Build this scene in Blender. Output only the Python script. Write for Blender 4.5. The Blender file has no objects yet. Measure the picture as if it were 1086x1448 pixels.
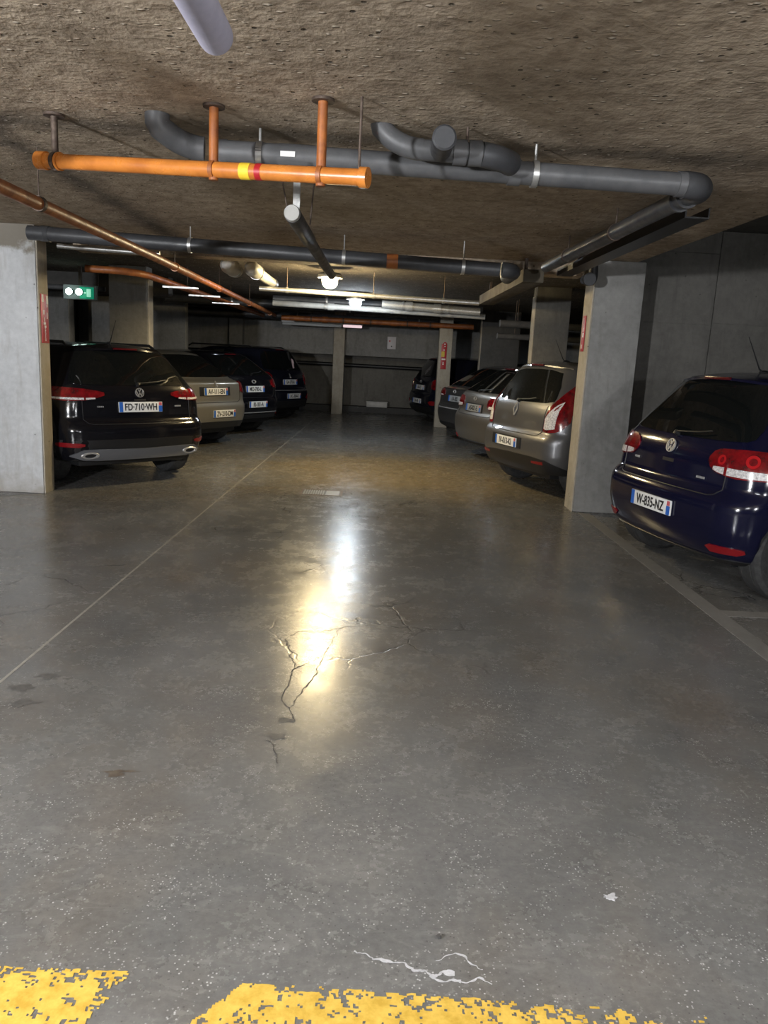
import bpy, bmesh, math, random
import numpy as np
from mathutils import Vector, Matrix, noise
random.seed(7)
PI = math.pi
SC = bpy.context.scene
COL = SC.collection

# ------------------------------------------------------------------ helpers
def link(o, parent=None):
    COL.objects.link(o)
    if parent is not None: o.parent = parent
    return o
def obj(name, bm, mat, parent=None, smooth=True, ang=35):
    me = bpy.data.meshes.new(name)
    if isinstance(bm, tuple):
        me.from_pydata(bm[0], [], bm[1])
        me.update()
    else:
        bmesh.ops.recalc_face_normals(bm, faces=bm.faces)
        bm.to_mesh(me); bm.free()
    if smooth:
        me.polygons.foreach_set('use_smooth', [True]*len(me.polygons))
        me.set_sharp_from_angle(angle=math.radians(ang))
    for m in (mat if isinstance(mat, list) else [mat]): me.materials.append(m)
    return link(bpy.data.objects.new(name, me), parent)
def tag(o, label, cat, group=None):
    o['label'] = label; o['category'] = cat
    if group: o['group'] = group
    return o
def thing(name, label, cat, loc=(0,0,0), rz=0, group=None):
    o = bpy.data.objects.new(name, None); o.empty_display_size = .1
    o.location = loc; o.rotation_euler = (0,0,rz)
    link(o); return tag(o, label, cat, group)
def struct(name, bm, mat, smooth=False):
    o = obj(name, bm, mat, None, smooth); o['kind'] = 'structure'; return o
def add_box(bm, x0,x1,y0,y1,z0,z1, bev=0, M=None):
    r = bmesh.ops.create_cube(bm, size=1)
    vs = r['verts']
    bmesh.ops.scale(bm, vec=(x1-x0,y1-y0,z1-z0), verts=vs)
    bmesh.ops.translate(bm, vec=((x0+x1)/2,(y0+y1)/2,(z0+z1)/2), verts=vs)
    if bev:
        es = list({e for v in vs for e in v.link_edges})
        g = bmesh.ops.bevel(bm, geom=es, offset=bev, segments=2, affect='EDGES', profile=.6)
        vs = list({v for f in g['faces'] for v in f.verts} | {v for v in vs if v.is_valid})
    if M is not None: bmesh.ops.transform(bm, matrix=M, verts=vs)
    return vs
def box(*a, **k):
    bm = bmesh.new(); add_box(bm, *a, **k); return bm
def add_tube(bm, pts, r, seg=20, caps=True):
    pts = [Vector(p) for p in pts]; n = len(pts)
    rr = r if isinstance(r, (list,tuple)) else [r]*n
    rings = []; prev = None
    for i,p in enumerate(pts):
        a = pts[max(i-1,0)]; b = pts[min(i+1,n-1)]
        t = (b-a).normalized()
        if prev is None:
            u = t.orthogonal().normalized()
        else:
            u = (prev - t*prev.dot(t)).normalized()
        prev = u; w = t.cross(u)
        rings.append([bm.verts.new(p + (u*math.cos(k*2*PI/seg)+w*math.sin(k*2*PI/seg))*rr[i]) for k in range(seg)])
    for A,B in zip(rings, rings[1:]):
        for k in range(seg): bm.faces.new((A[k],A[(k+1)%seg],B[(k+1)%seg],B[k]))
    if caps:
        bm.faces.new(rings[0][::-1]); bm.faces.new(rings[-1])
def tube(pts, r, seg=20, caps=True):
    bm = bmesh.new(); add_tube(bm, pts, r, seg, caps); return bm
def bend(a, c, b, r, n=8):      # fillet path at corner c between a and b
    a,c,b = Vector(a),Vector(c),Vector(b)
    u=(a-c).normalized()*r; v=(b-c).normalized()*r
    out=[]
    for i in range(n+1):
        t=i/n; out.append((c+u)*(1-t)**2 + c*2*t*(1-t) + (c+v)*t*t)
    return out
def add_lathe(bm, prof, M=Matrix(), seg=32, caps=True):   # prof: list of (r, h); axis = local z
    rings=[[bm.verts.new(M @ Vector((r*math.cos(k*2*PI/seg), r*math.sin(k*2*PI/seg), h))) for k in range(seg)] for r,h in prof]
    for A,B in zip(rings,rings[1:]):
        for k in range(seg): bm.faces.new((A[k],A[(k+1)%seg],B[(k+1)%seg],B[k]))
    if caps: bm.faces.new(rings[0][::-1]); bm.faces.new(rings[-1])
    else:
        for k in range(seg): bm.faces.new((rings[-1][k],rings[-1][(k+1)%seg],rings[0][(k+1)%seg],rings[0][k]))
def lathe(prof, M=Matrix(), seg=32, caps=True):
    bm=bmesh.new(); add_lathe(bm,prof,M,seg,caps); return bm
def ring_on(p, d, r, w, t=.004, seg=24):       # clamp band round a pipe at p, axis d
    d=Vector(d).normalized(); M=Matrix.Translation(Vector(p)) @ d.to_track_quat('Z','Y').to_matrix().to_4x4()
    return lathe([(r*.9,-w/2),(r+t,-w/2),(r+t,w/2),(r*.9,w/2)], M, seg)
def text_bm(s, size, ext=.001, sx=1.0):
    cu = bpy.data.curves.new('txt','FONT'); cu.body=s; cu.size=size; cu.extrude=ext; cu.offset=size*.022
    cu.align_x='CENTER'; cu.align_y='CENTER'
    o = bpy.data.objects.new('txt',cu); COL.objects.link(o)
    me = bpy.data.meshes.new_from_object(o)
    bpy.data.objects.remove(o); bpy.data.curves.remove(cu)
    bm=bmesh.new(); bm.from_mesh(me); bpy.data.meshes.remove(me)
    bmesh.ops.scale(bm, vec=(sx,1,1), verts=bm.verts)
    return bm

# ------------------------------------------------------------------ materials
def mat(name, col, rough=.5, metal=0, coat=0, emit=None, es=0, spec=.5, cr=.05):
    m=bpy.data.materials.new(name); m.use_nodes=True
    b=m.node_tree.nodes['Principled BSDF']
    b.inputs['Base Color'].default_value=(*col,1); b.inputs['Roughness'].default_value=rough
    b.inputs['Metallic'].default_value=metal; b.inputs['Coat Weight'].default_value=coat
    b.inputs['Coat Roughness'].default_value=cr
    b.inputs['Specular IOR Level'].default_value=spec
    if emit: b.inputs['Emission Color'].default_value=(*emit,1); b.inputs['Emission Strength'].default_value=es
    return m
class NT:
    def __init__(s,m):
        s.t=m.node_tree; s.b=s.t.nodes['Principled BSDF']
        tc=s.t.nodes.new('ShaderNodeTexCoord'); s.co=tc.outputs['Object']
    def n(s,ty,ins=None,**kw):
        nd=s.t.nodes.new(ty)
        for k,v in kw.items(): setattr(nd,k,v)
        for k,v in (ins or {}).items():
            if hasattr(v,'is_linked'): s.t.links.new(v,nd.inputs[k])
            else: nd.inputs[k].default_value=v
        return nd
    def noise(s,scale,det=4,rough=.6,vec=None,dist=0):
        return s.n('ShaderNodeTexNoise',{'Vector':vec or s.co,'Scale':scale,'Detail':det,'Roughness':rough,'Distortion':dist}).outputs['Fac']
    def voro(s,scale,feature='F1',vec=None,out='Distance',rnd=1):
        nd=s.n('ShaderNodeTexVoronoi',{'Vector':vec or s.co,'Scale':scale,'Randomness':rnd},feature=feature)
        return nd.outputs[out]
    def ramp(s,fac,stops):
        nd=s.n('ShaderNodeValToRGB',{'Fac':fac}); e=nd.color_ramp.elements
        while len(e)<len(stops): e.new(.5)
        for i,(p,c) in enumerate(stops):
            e[i].position=p; e[i].color=(*c,1) if isinstance(c,(tuple,list)) else (c,c,c,1)
        return nd.outputs['Color']
    def mix(s,fac,a,b,mode='MIX'):
        nd=s.n('ShaderNodeMix',data_type='RGBA',blend_type=mode)
        for i,v in ((0,fac),(6,a),(7,b)):
            if hasattr(v,'is_linked'): s.t.links.new(v,nd.inputs[i])
            else: nd.inputs[i].default_value = v if i==0 else (*v,1)
        return nd.outputs[2]
    def math(s,op,a,b=0.):
        nd=s.n('ShaderNodeMath',operation=op)
        for i,v in ((0,a),(1,b)):
            if hasattr(v,'is_linked'): s.t.links.new(v,nd.inputs[i])
            else: nd.inputs[i].default_value=v
        return nd.outputs[0]
    def stretch(s,sc,loc=(0,0,0)):
        return s.n('ShaderNodeMapping',{'Vector':s.co,'Scale':sc,'Location':loc}).outputs[0]
    def out(s,col=None,rough=None,h=None,bs=.3,bd=.01):
        if col is not None: s.t.links.new(col,s.b.inputs['Base Color'])
        if rough is not None: s.t.links.new(rough,s.b.inputs['Roughness'])
        if h is not None:
            nd=s.n('ShaderNodeBump',{'Height':h,'Strength':bs,'Distance':bd}); s.t.links.new(nd.outputs[0],s.b.inputs['Normal'])

def mk_floor():
    m=mat('polished_concrete',(.2,.2,.2),.3,spec=.34); t=NT(m)
    big=t.noise(.55,5,.6,dist=.6); mid=t.noise(2.3,6,.65,dist=.4); fine=t.noise(38,5,.7); 
    col=t.ramp(big,[(.3,(.11,.109,.103)),(.5,(.17,.167,.158)),(.7,(.23,.226,.215))])
    col=t.mix(t.ramp(t.noise(1.1,4,.6,vec=t.stretch((1,.6,1),(5,2,0))),[(.45,0),(.7,.55)]),col,(.17,.135,.095))
    col=t.mix(t.ramp(mid,[(.36,.32),(.6,0)]),col,(.105,.108,.112))
    col=t.mix(.35,col,t.ramp(fine,[(.3,.45),(.7,1.35)]),'MULTIPLY')
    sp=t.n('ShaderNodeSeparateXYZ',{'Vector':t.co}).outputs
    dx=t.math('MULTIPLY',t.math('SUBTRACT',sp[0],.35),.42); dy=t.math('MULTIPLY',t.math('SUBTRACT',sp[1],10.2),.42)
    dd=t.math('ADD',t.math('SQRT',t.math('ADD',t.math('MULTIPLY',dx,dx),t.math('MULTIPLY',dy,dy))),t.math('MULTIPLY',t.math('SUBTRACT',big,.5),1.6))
    col=t.mix(t.ramp(dd,[(.45,.75),(1.0,0)]),col,(.25,.195,.105))  # warm lamp tint of the far lane, painted into the floor colour
    # scuffs stretched across the lane, grit, pits
    sc=t.noise(6,6,.75,vec=t.stretch((1,2.6,1)),dist=.8)
    col=t.mix(t.ramp(sc,[(.52,0),(.80,.38)]),col,(.31,.30,.285))
    pt=t.noise(4.2,7,.7,vec=t.stretch((1,1.8,1),(3,7,0)),dist=.5)
    col=t.mix(t.ramp(pt,[(.55,0),(.8,.14)]),col,(.085,.083,.08))
    v=t.voro(75); msk=t.ramp(t.noise(7,4,.7),[(.42,0),(.6,1)])
    gr=t.math('MULTIPLY',t.ramp(v,[(.13,1),(.22,0)]),msk)
    col=t.mix(t.math('MULTIPLY',gr,.8),col,(.62,.61,.6))
    v2=t.voro(48,vec=t.stretch((1,1,1),(1.7,.3,0)))
    col=t.mix(t.math('MULTIPLY',t.ramp(v2,[(.08,1),(.15,0)]),.55),col,(.06,.058,.055))
    # crazing cracks down the middle of the lane
    wv=t.n('ShaderNodeMix',{},data_type='VECTOR')
    t.t.links.new(t.co,wv.inputs[4]); nn=t.n('ShaderNodeTexNoise',{'Vector':t.co,'Scale':3.,'Detail':4.}); t.t.links.new(nn.outputs['Color'],wv.inputs[5]); wv.inputs[0].default_value=.22
    ce=t.voro(2.6,'DISTANCE_TO_EDGE',vec=wv.outputs[1])
    cm=t.ramp(t.noise(.8,3,.5,vec=t.stretch((1,1,1),(9,4,0))),[(.55,0),(.64,1)])
    cr=t.math('MULTIPLY',t.ramp(ce,[(.006,1),(.016,0)]),cm)
    col=t.mix(t.math('MULTIPLY',cr,.75),col,(.05,.048,.045))
    ro=t.ramp(t.math('ADD',t.math('MULTIPLY',mid,.6),t.math('MULTIPLY',fine,.4)),[(.35,.15),(.65,.30)])
    ro=t.mix(t.math('MULTIPLY',msk,.5),ro,(.34,.34,.34))
    h=t.math('SUBTRACT',t.math('ADD',t.math('MULTIPLY',fine,.3),t.math('MULTIPLY',mid,.5)),t.math('MULTIPLY',cr,.6))
    t.out(col,ro,h,.22,.006); return m
def mk_ceiling(name='sprayed_ceiling',c0=(.26,.205,.15),c1=(.50,.41,.31),dark_bands=True):
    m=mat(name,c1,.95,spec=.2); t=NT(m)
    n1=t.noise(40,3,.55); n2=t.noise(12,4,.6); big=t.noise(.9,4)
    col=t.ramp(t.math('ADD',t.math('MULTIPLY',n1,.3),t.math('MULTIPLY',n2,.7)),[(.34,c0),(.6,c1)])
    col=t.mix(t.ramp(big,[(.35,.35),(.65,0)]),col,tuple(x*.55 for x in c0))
    if dark_bands:  # darker noise-edged bands along two ceiling pipes
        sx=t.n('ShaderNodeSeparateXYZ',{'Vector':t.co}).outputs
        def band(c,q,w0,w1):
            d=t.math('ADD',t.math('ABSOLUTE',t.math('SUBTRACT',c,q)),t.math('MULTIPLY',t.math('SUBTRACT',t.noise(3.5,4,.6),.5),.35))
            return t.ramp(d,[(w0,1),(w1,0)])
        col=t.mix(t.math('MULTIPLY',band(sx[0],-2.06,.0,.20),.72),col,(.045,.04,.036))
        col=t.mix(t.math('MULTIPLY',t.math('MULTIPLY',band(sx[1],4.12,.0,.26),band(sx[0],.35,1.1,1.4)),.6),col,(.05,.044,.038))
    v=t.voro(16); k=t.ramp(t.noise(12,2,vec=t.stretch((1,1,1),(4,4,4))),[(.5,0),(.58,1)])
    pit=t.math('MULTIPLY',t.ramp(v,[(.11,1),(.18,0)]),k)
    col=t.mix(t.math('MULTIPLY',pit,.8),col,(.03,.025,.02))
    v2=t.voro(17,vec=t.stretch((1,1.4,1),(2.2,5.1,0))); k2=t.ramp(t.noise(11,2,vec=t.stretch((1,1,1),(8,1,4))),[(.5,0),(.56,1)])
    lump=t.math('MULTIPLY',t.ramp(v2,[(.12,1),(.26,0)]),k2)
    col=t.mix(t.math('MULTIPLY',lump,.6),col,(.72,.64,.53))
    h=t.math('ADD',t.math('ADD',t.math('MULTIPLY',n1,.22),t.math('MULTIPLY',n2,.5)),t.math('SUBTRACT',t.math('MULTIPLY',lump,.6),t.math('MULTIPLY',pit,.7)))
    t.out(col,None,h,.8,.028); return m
def mk_conc(name,c0,c1,stain=(.12,.115,.105),rough=.8,panel=False):
    m=mat(name,c1,rough,spec=.3); t=NT(m)
    n1=t.noise(1.6,5,.6); n2=t.noise(16,5,.65); n3=t.noise(3,5,.65,vec=t.stretch((3,3,.5)))
    col=t.ramp(t.math('ADD',t.math('MULTIPLY',n1,.6),t.math('MULTIPLY',n2,.4)),[(.35,c0),(.62,c1)])
    col=t.mix(t.ramp(n3,[(.52,0),(.72,.5)]),col,stain)
    v=t.voro(9); k=t.ramp(t.noise(5,2,vec=t.stretch((1,1,1),(3,3,3))),[(.5,0),(.56,1)])
    pit=t.math('MULTIPLY',t.ramp(v,[(.05,1),(.09,0)]),k)
    col=t.mix(t.math('MULTIPLY',pit,.75),col,(.04,.038,.035))
    h=t.math('SUBTRACT',t.math('ADD',t.math('MULTIPLY',n2,.5),t.math('MULTIPLY',n1,.3)),pit)
    t.out(col,None,h,.4,.01); return m
def wear(m):
    t=NT(m); old=t.b.inputs['Base Color'].links[0].from_socket
    z=t.n('ShaderNodeSeparateXYZ',{'Vector':t.co}).outputs[2]
    zz=t.math('ADD',z,t.math('MULTIPLY',t.math('SUBTRACT',t.noise(5,5,.6),.5),.45))
    c=t.mix(t.ramp(t.math('DIVIDE',zz,2.6),[(.885,0),(.91,.9)]),old,(.20,.175,.135))
    c=t.mix(t.ramp(zz,[(.05,.7),(.22,0)]),c,(.30,.27,.23))
    t.out(c)
def mk_noisy(name,c0,c1,scale,rough,metal=0,coat=0):
    m=mat(name,c1,rough,metal,coat); t=NT(m)
    n=t.noise(scale,5,.65)
    t.out(t.ramp(n,[(.35,c0),(.65,c1)]),t.ramp(n,[(.3,min(1,rough+.12)),(.7,max(.05,rough-.08))])); return m

M={}
M['floor']=mk_floor(); M['ceil']=mk_ceiling(); M['ceilfar']=mk_ceiling('dark_ceiling',(.055,.048,.04),(.13,.112,.09),False)  # far ceiling uses a darker version of the ceiling colours
M['white']=mk_conc('white_painted_concrete',(.44,.45,.46),(.62,.63,.64),(.34,.325,.30))
wear(M['white']); M['grey']=mk_conc('bare_concrete',(.20,.198,.19),(.31,.305,.29),(.15,.145,.135))
M['wall']=mk_conc('form_concrete',(.09,.086,.078),(.15,.143,.13),(.065,.062,.056))
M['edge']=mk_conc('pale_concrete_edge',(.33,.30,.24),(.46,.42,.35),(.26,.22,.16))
M['dark']=mk_conc('sooty_concrete',(.05,.05,.048),(.085,.082,.078),(.04,.04,.038))
M['block']=mk_conc('block_concrete',(.12,.115,.10),(.19,.18,.16),(.07,.068,.06))
M['paintline']=mk_conc('worn_grey_line',(.19,.185,.17),(.26,.25,.235),(.15,.145,.135),.5)
M['yellow']=mk_noisy('yellow_road_paint',(.55,.34,.04),(.78,.52,.10),22,.6)
M['stain']=mk_noisy('floor_stain',(.085,.082,.078),(.125,.12,.112),30,.5)
M['joint']=mk_noisy('joint_filler',(.26,.245,.21),(.38,.36,.32),20,.6)
M['stainbrown']=mk_noisy('brown_floor_stain',(.085,.065,.048),(.12,.098,.075),30,.6)
M['lime']=mk_noisy('lime_bloom',(.4,.4,.41),(.6,.6,.62),40,.8)
M['pvc']=mk_noisy('grey_pvc',(.062,.063,.066),(.10,.10,.103),7,.45)
M['pvcd']=mk_noisy('dark_grey_pvc',(.032,.033,.036),(.055,.056,.06),7,.42)
M['lav']=mk_noisy('lavender_grey_pvc',(.36,.35,.44),(.44,.43,.53),8,.55)
M['orange']=mk_noisy('orange_lacquer',(.42,.13,.02),(.62,.22,.04),6,.3)
M['rust']=mk_noisy('rusty_orange_lacquer',(.20,.06,.018),(.40,.13,.03),9,.45)
M['rod']=mk_noisy('rusty_steel',(.06,.04,.03),(.12,.09,.07),30,.6,.4)
M['galv']=mk_noisy('galvanised_steel',(.42,.42,.41),(.62,.62,.6),20,.35,.8)
M['insul']=mk_noisy('white_pipe_jacket',(.36,.355,.33),(.48,.47,.44),5,.45)
M['foil']=mk_noisy('crinkled_foil',(.5,.49,.46),(.75,.74,.7),60,.32,.7)
M['board']=mk_noisy('tan_board',(.065,.055,.038),(.105,.088,.062),5,.8)
M['ylabel']=mat('yellow_label',(.75,.52,.03),.6); M['red']=mat('red_enamel',(.38,.012,.018),.4)
M['signwhite']=mat('sign_white',(.75,.74,.72),.5); M['signyellow']=mat('sign_yellow',(.6,.42,.03),.5)
M['black']=mat('black_plastic',(.012,.012,.013),.45); M['tyre']=mk_noisy('tyre_rubber',(.022,.022,.022),(.04,.04,.04),30,.85)
M['rim']=mat('alloy',(.35,.35,.36),.35,.9); M['rimd']=mat('dark_alloy',(.06,.06,.063),.4,.6)
M['chrome']=mat('chrome',(.62,.62,.62),.25,.6); M['silver']=mat('silver_plastic',(.17,.175,.19),.38,.4)
M['glass']=mat('dark_glass',(.006,.007,.007),.03,spec=.6)
M['redlens']=mk_noisy('red_lens',(.07,.002,.004),(.24,.005,.009),14,.14,0,1); M['redbright']=mat('red_bright_lens',(.42,.012,.015),.15); M['brake']=mat('brake_lens',(.07,.003,.005),.25); M['redrefl']=mat('red_reflector',(.20,.005,.009),.3,0,.4)
M['clear']=mk_noisy('clear_lens',(.35,.34,.34),(.85,.83,.82),70,.15)
M['plate']=mat('plate_white',(.82,.82,.80),.35); M['pblue']=mat('plate_blue',(.02,.12,.5),.4); M['ink']=mat('plate_ink',(.012,.012,.014),.5)
M['pred']=mat('plate_red',(.55,.1,.12),.4)
M['pgrey']=mat('plate_grey',(.30,.31,.31),.4)
def paint(n,c,metal=.0,rough=.35): return mat(n,c,rough,metal,.8,cr=.04) if metal>.3 else mat(n,c,.13,metal,0,spec=.45)
P_black=paint('black_paint',(.006,.006,.008)); P_blue=paint('navy_paint',(.005,.0055,.021))
P_gold=paint('champagne_paint',(.25,.235,.2),.55,.4); P_grey=paint('graphite_paint',(.14,.14,.145),.6,.38)
P_taupe=paint('taupe_paint',(.15,.14,.125),.55,.4); P_dgrey=paint('anthracite_paint',(.05,.049,.048),.4,.4); P_ink=paint('midnight_paint',(.008,.009,.016))

# ------------------------------------------------------------------ room shell
FX0,FX1,FY0,FY1=-7.6,7.6,-7.0,22.0
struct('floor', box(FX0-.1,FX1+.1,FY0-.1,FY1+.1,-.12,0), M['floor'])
CZ=2.55
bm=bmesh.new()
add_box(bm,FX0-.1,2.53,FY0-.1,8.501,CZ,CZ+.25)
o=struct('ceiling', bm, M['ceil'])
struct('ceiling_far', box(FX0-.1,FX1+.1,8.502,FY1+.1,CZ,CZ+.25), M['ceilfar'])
struct('ceiling_right', box(2.53,FX1+.1,FY0-.1,8.34,2.95,3.15), M['wall'])
struct('trim_1', box(2.50,2.53,FY0-.1,8.30,CZ+.001,2.95), M['wall'])
struct('wall_left', box(FX0-.2,FX0-.101,FY0-.1,FY1+.1,-.12,CZ+.2), M['wall'])
struct('wall_right', box(FX1+.101,FX1+.2,FY0-.1,FY1+.1,-.12,3.1), M['wall'])
struct('wall_back', box(FX0-.1,FX1+.1,FY0-.2,FY0-.1,-.12,3.1), M['wall'])
# right wall behind the navy hatchback, with form panel joints cut as grooves
bm=bmesh.new()
xs=[2.621,3.50,4.72,FX1+.1]; zs=[[0,2.0,2.72,2.95],[0,1.3,2.02,2.95],[0,2.02,2.95]]
for i in range(3):
    for a,b in zip(zs[i],zs[i][1:]): add_box(bm,xs[i]+.004,xs[i+1]-.004,8.34,8.5,a+(.004 if a else 0),b-.004)
add_box(bm,2.621,FX1+.1,8.36,8.5,0,2.95)
struct('wall_side', bm, M['wall'])
# far wall: lintel band, recessed block wall, ledge
YF=20.3
struct('trim_2', box(FX0-.1,FX1+.1,YF,YF+.35,1.50,CZ), M['grey'])
bm=bmesh.new()
z=0.30; row=0
while z<2.5:
    x=FX0-.1-(.25 if row%2 else 0)
    while x<FX1+.1:
        add_box(bm,max(x,FX0-.1)+.006,min(x+1.2,FX1+.1)-.006,21.4,21.7,z+.006,min(z+.36,2.5)-.006); x+=1.2
    z+=.36; row+=1
add_box(bm,FX0-.1,FX1+.1,21.42,21.7,0,2.55)
struct('wall_far', bm, M['block'])
struct('baseboard_far', box(FX0-.1,FX1+.1,20.95,21.39,0,.16,bev=.01), M['dark'])
struct('trim_3', box(-3.2,2.1,8.34,8.62,2.43,CZ-.001), M['ceil'])
# beam low above the left bays
struct('trim_4', box(FX0-.1,-3.3,12.4,12.65,2.25,CZ-.001), M['dark'])

# ------------------------------------------------------------------ pillars
def pillar(x0,x1,y0,y1,m,label,edge=None,group='concrete pillars of the garage',h=CZ):
    t=thing('pillar',label,'pillar',((x0+x1)/2,(y0+y1)/2,0),0,group)
    cx,cy=t.location.x,t.location.y
    bm=bmesh.new(); add_box(bm,x0-cx,x1-cx,y0-cy,y1-cy,0,h,bev=.012)
    obj('shaft',bm,m,t,True,30)
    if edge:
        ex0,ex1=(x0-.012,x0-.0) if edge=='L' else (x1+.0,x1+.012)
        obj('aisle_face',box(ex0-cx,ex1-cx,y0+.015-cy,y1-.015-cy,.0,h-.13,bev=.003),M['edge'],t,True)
    return t
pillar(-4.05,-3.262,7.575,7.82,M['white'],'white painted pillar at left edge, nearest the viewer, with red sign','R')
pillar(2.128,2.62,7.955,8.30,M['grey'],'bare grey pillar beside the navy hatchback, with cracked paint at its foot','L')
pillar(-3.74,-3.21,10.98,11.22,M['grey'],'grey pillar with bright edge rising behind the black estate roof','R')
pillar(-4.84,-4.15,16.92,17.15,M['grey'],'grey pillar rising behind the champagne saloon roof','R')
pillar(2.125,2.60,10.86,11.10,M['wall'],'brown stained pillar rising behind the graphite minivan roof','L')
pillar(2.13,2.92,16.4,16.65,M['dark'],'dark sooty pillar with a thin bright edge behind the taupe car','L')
pillar(1.335,1.625,17.5,17.75,M['edge'],'pale narrow pillar with red and yellow sign on the right')
pillar(-1.15,-.87,19.98,20.28,M['edge'],'narrow free standing pillar in the middle of the far wall')
pillar(-3.80,-3.46,19.98,20.28,M['grey'],'narrow far wall pillar behind the black cars on the left')
pillar(-6.9,-6.35,16.2,16.5,M['grey'],'pillar deep in the left bays, below the green exit light','R')
pillar(-6.75,-6.2,18.4,18.7,M['grey'],'pillar deep in the left bays, second back from exit light','R')

# ------------------------------------------------------------------ floor markings and drain
def worn(name,inside,x0,x1,y0,y1,cell,m,label,cat,keep,z=.0015,sc=28,group=None):
    bm=bmesh.new(); V={}
    nx=int((x1-x0)/cell); ny=int((y1-y0)/cell)
    def v(i,j):
        if (i,j) not in V:
            x=x0+i*cell; y=y0+j*cell
            q=noise.noise_vector(Vector((x*60,y*60,3)))*cell*.6
            V[i,j]=bm.verts.new((x+q.x,y+q.y,z))
        return V[i,j]
    for i in range(nx):
        for j in range(ny):
            x=x0+(i+.5)*cell; y=y0+(j+.5)*cell
            d=inside(x,y)
            if d<=0: continue
            n=.5*noise.fractal(Vector((x*sc,y*sc,.7)),.9,2.1,4)+.62*noise.noise(Vector((x*75,y*105,2.2)))
            if n > keep(x,y,d): continue
            bm.faces.new((v(i,j),v(i+1,j),v(i+1,j+1),v(i,j+1)))
    o=obj(name,bm,m,None,False); tag(o,label,cat,group); return o
# yellow paint: d = distance inside from the ragged far edge
def in1(x,y):
    e=-.53+(y-1.62)*.40
    return min(1.625-y-.0, e-x)
def in2(x,y):
    e=-.255+(y-1.60)*.85
    top=1.603-.045*max(0,x+.2)
    return min(top-y, x-e)
worn('painted_marking',in1,-1.35,-.45,1.30,1.66,.006,M['yellow'],'worn yellow floor stripe at bottom left corner','floor marking',lambda x,y,d:-.02+min(d,.06)*6,group='yellow stripes')
worn('painted_marking',in2,-.55,1.10,1.30,1.63,.006,M['yellow'],'long flaking yellow floor stripe along bottom centre and right','floor marking',lambda x,y,d:(-.02+min(d,.05)*7.)-max(0,x-.28)*.75,group='yellow stripes')
bm=bmesh.new(); add_box(bm,2.17,2.29,1.8,7.93,.0002,.0018); add_box(bm,2.2905,4.2,4.63,4.75,.0002,.0018)
tag(obj('bay_line',bm,M['paintline'],None,False),'faded grey bay line beside the navy hatchback with a side branch','floor marking')
bm=bmesh.new(); add_box(bm,-.8,.8,-.045,.045,.0002,.0018,M=Matrix.Translation((-3.95,7.12,0)) @ Matrix.Rotation(math.radians(30),4,'Z'))
tag(obj('bay_line',bm,M['paintline'],None,False),'short faded bay line at the foot of the white pillar','floor marking')
# expansion joints
bm=bmesh.new()
def strip(bm,a,b,w,z=.0012):
    a=Vector(a);b=Vector(b);d=(b-a).normalized();n=Vector((-d.y,d.x))*w/2
    vs=[bm.verts.new((p.x,p.y,z)) for p in (a-n,a+n,b+n,b-n)]; bm.faces.new(vs)
strip(bm,(-1.635,1.2),(-1.40,20.2),.014)
tag(obj('expansion_joint',bm,M['joint'],None,False),'thin pale joint line running down the left of the lane','joint')
bm=bmesh.new()
strip(bm,(-.7,8.12),(2.1,8.02),.012); 
tag(obj('expansion_joint',bm,M['dark'],None,False),'faint dark joint line across the lane just before the drain','joint')
# lime bloom cracks near the yellow paint
def wig(bm,pts,w,seed,z=.0016,n=40):
    pts=[Vector(p) for p in pts]
    P=[]
    for a,b in zip(pts,pts[1:]):
        for i in range(n):
            p=a.lerp(b,i/n); q=noise.noise_vector(Vector((p.x*22,p.y*22,seed)))*.018+noise.noise_vector(Vector((p.x*90,p.y*90,seed)))*.005
            P.append(Vector((p.x+q.x,p.y+q.y)))
    L=[];R=[]
    for i,p in enumerate(P):
        d=(P[min(i+1,len(P)-1)]-P[max(i-1,0)]).normalized(); nn=Vector((-d.y,d.x))
        ww=w*(.25+.9*abs(noise.noise(Vector((p.x*30,p.y*30,seed+5)))*2))
        L.append(bm.verts.new((*(p+nn*ww),z))); R.append(bm.verts.new((*(p-nn*ww),z)))
    for i in range(len(P)-1): bm.faces.new((L[i],R[i],R[i+1],L[i+1]))
bm=bmesh.new()
wig(bm,[(0.0,1.715),(.13,1.685),(.20,1.645),(.27,1.63)],.006,1); wig(bm,[(.20,1.64),(.26,1.66)],.010,2,.0018); wig(bm,[(.25,1.63),(.36,1.635)],.005,3,.0017); wig(bm,[(.22,1.70),(.28,1.71),(.34,1.665)],.003,4,.0019)
tag(obj('lime_stain',bm,M['lime'],None,False),'whitish jagged crack stain just behind the yellow stripe','stain')
# crack lines in the lane
def crackset(sets,label):
    bm=bmesh.new()
    for k,s in enumerate(sets): wig(bm,s,.0028,11+k,.0013+.0001*k,24)
    tag(obj('floor_crack',bm,M['dark'],None,False),label,'crack')
crackset([[(-.46,5.2),(-.2,5.6),(-.05,5.75),(.02,6.1)],[(-.35,5.45),(-.28,5.15)],[(-.2,5.6),(.05,5.62)]],'jagged dark crack in the lane in front of the drain')
crackset([[(-.42,3.9),(-.33,3.5),(-.36,3.2),(-.27,2.95)],[(-.33,3.5),(-.2,3.7),(-.14,4.1)],[(-.3,3.1),(-.24,3.4),(-.2,3.7)],[(-.37,2.8),(-.29,2.62)]],'branching dark cracks under the bright lamp reflection')
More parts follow.
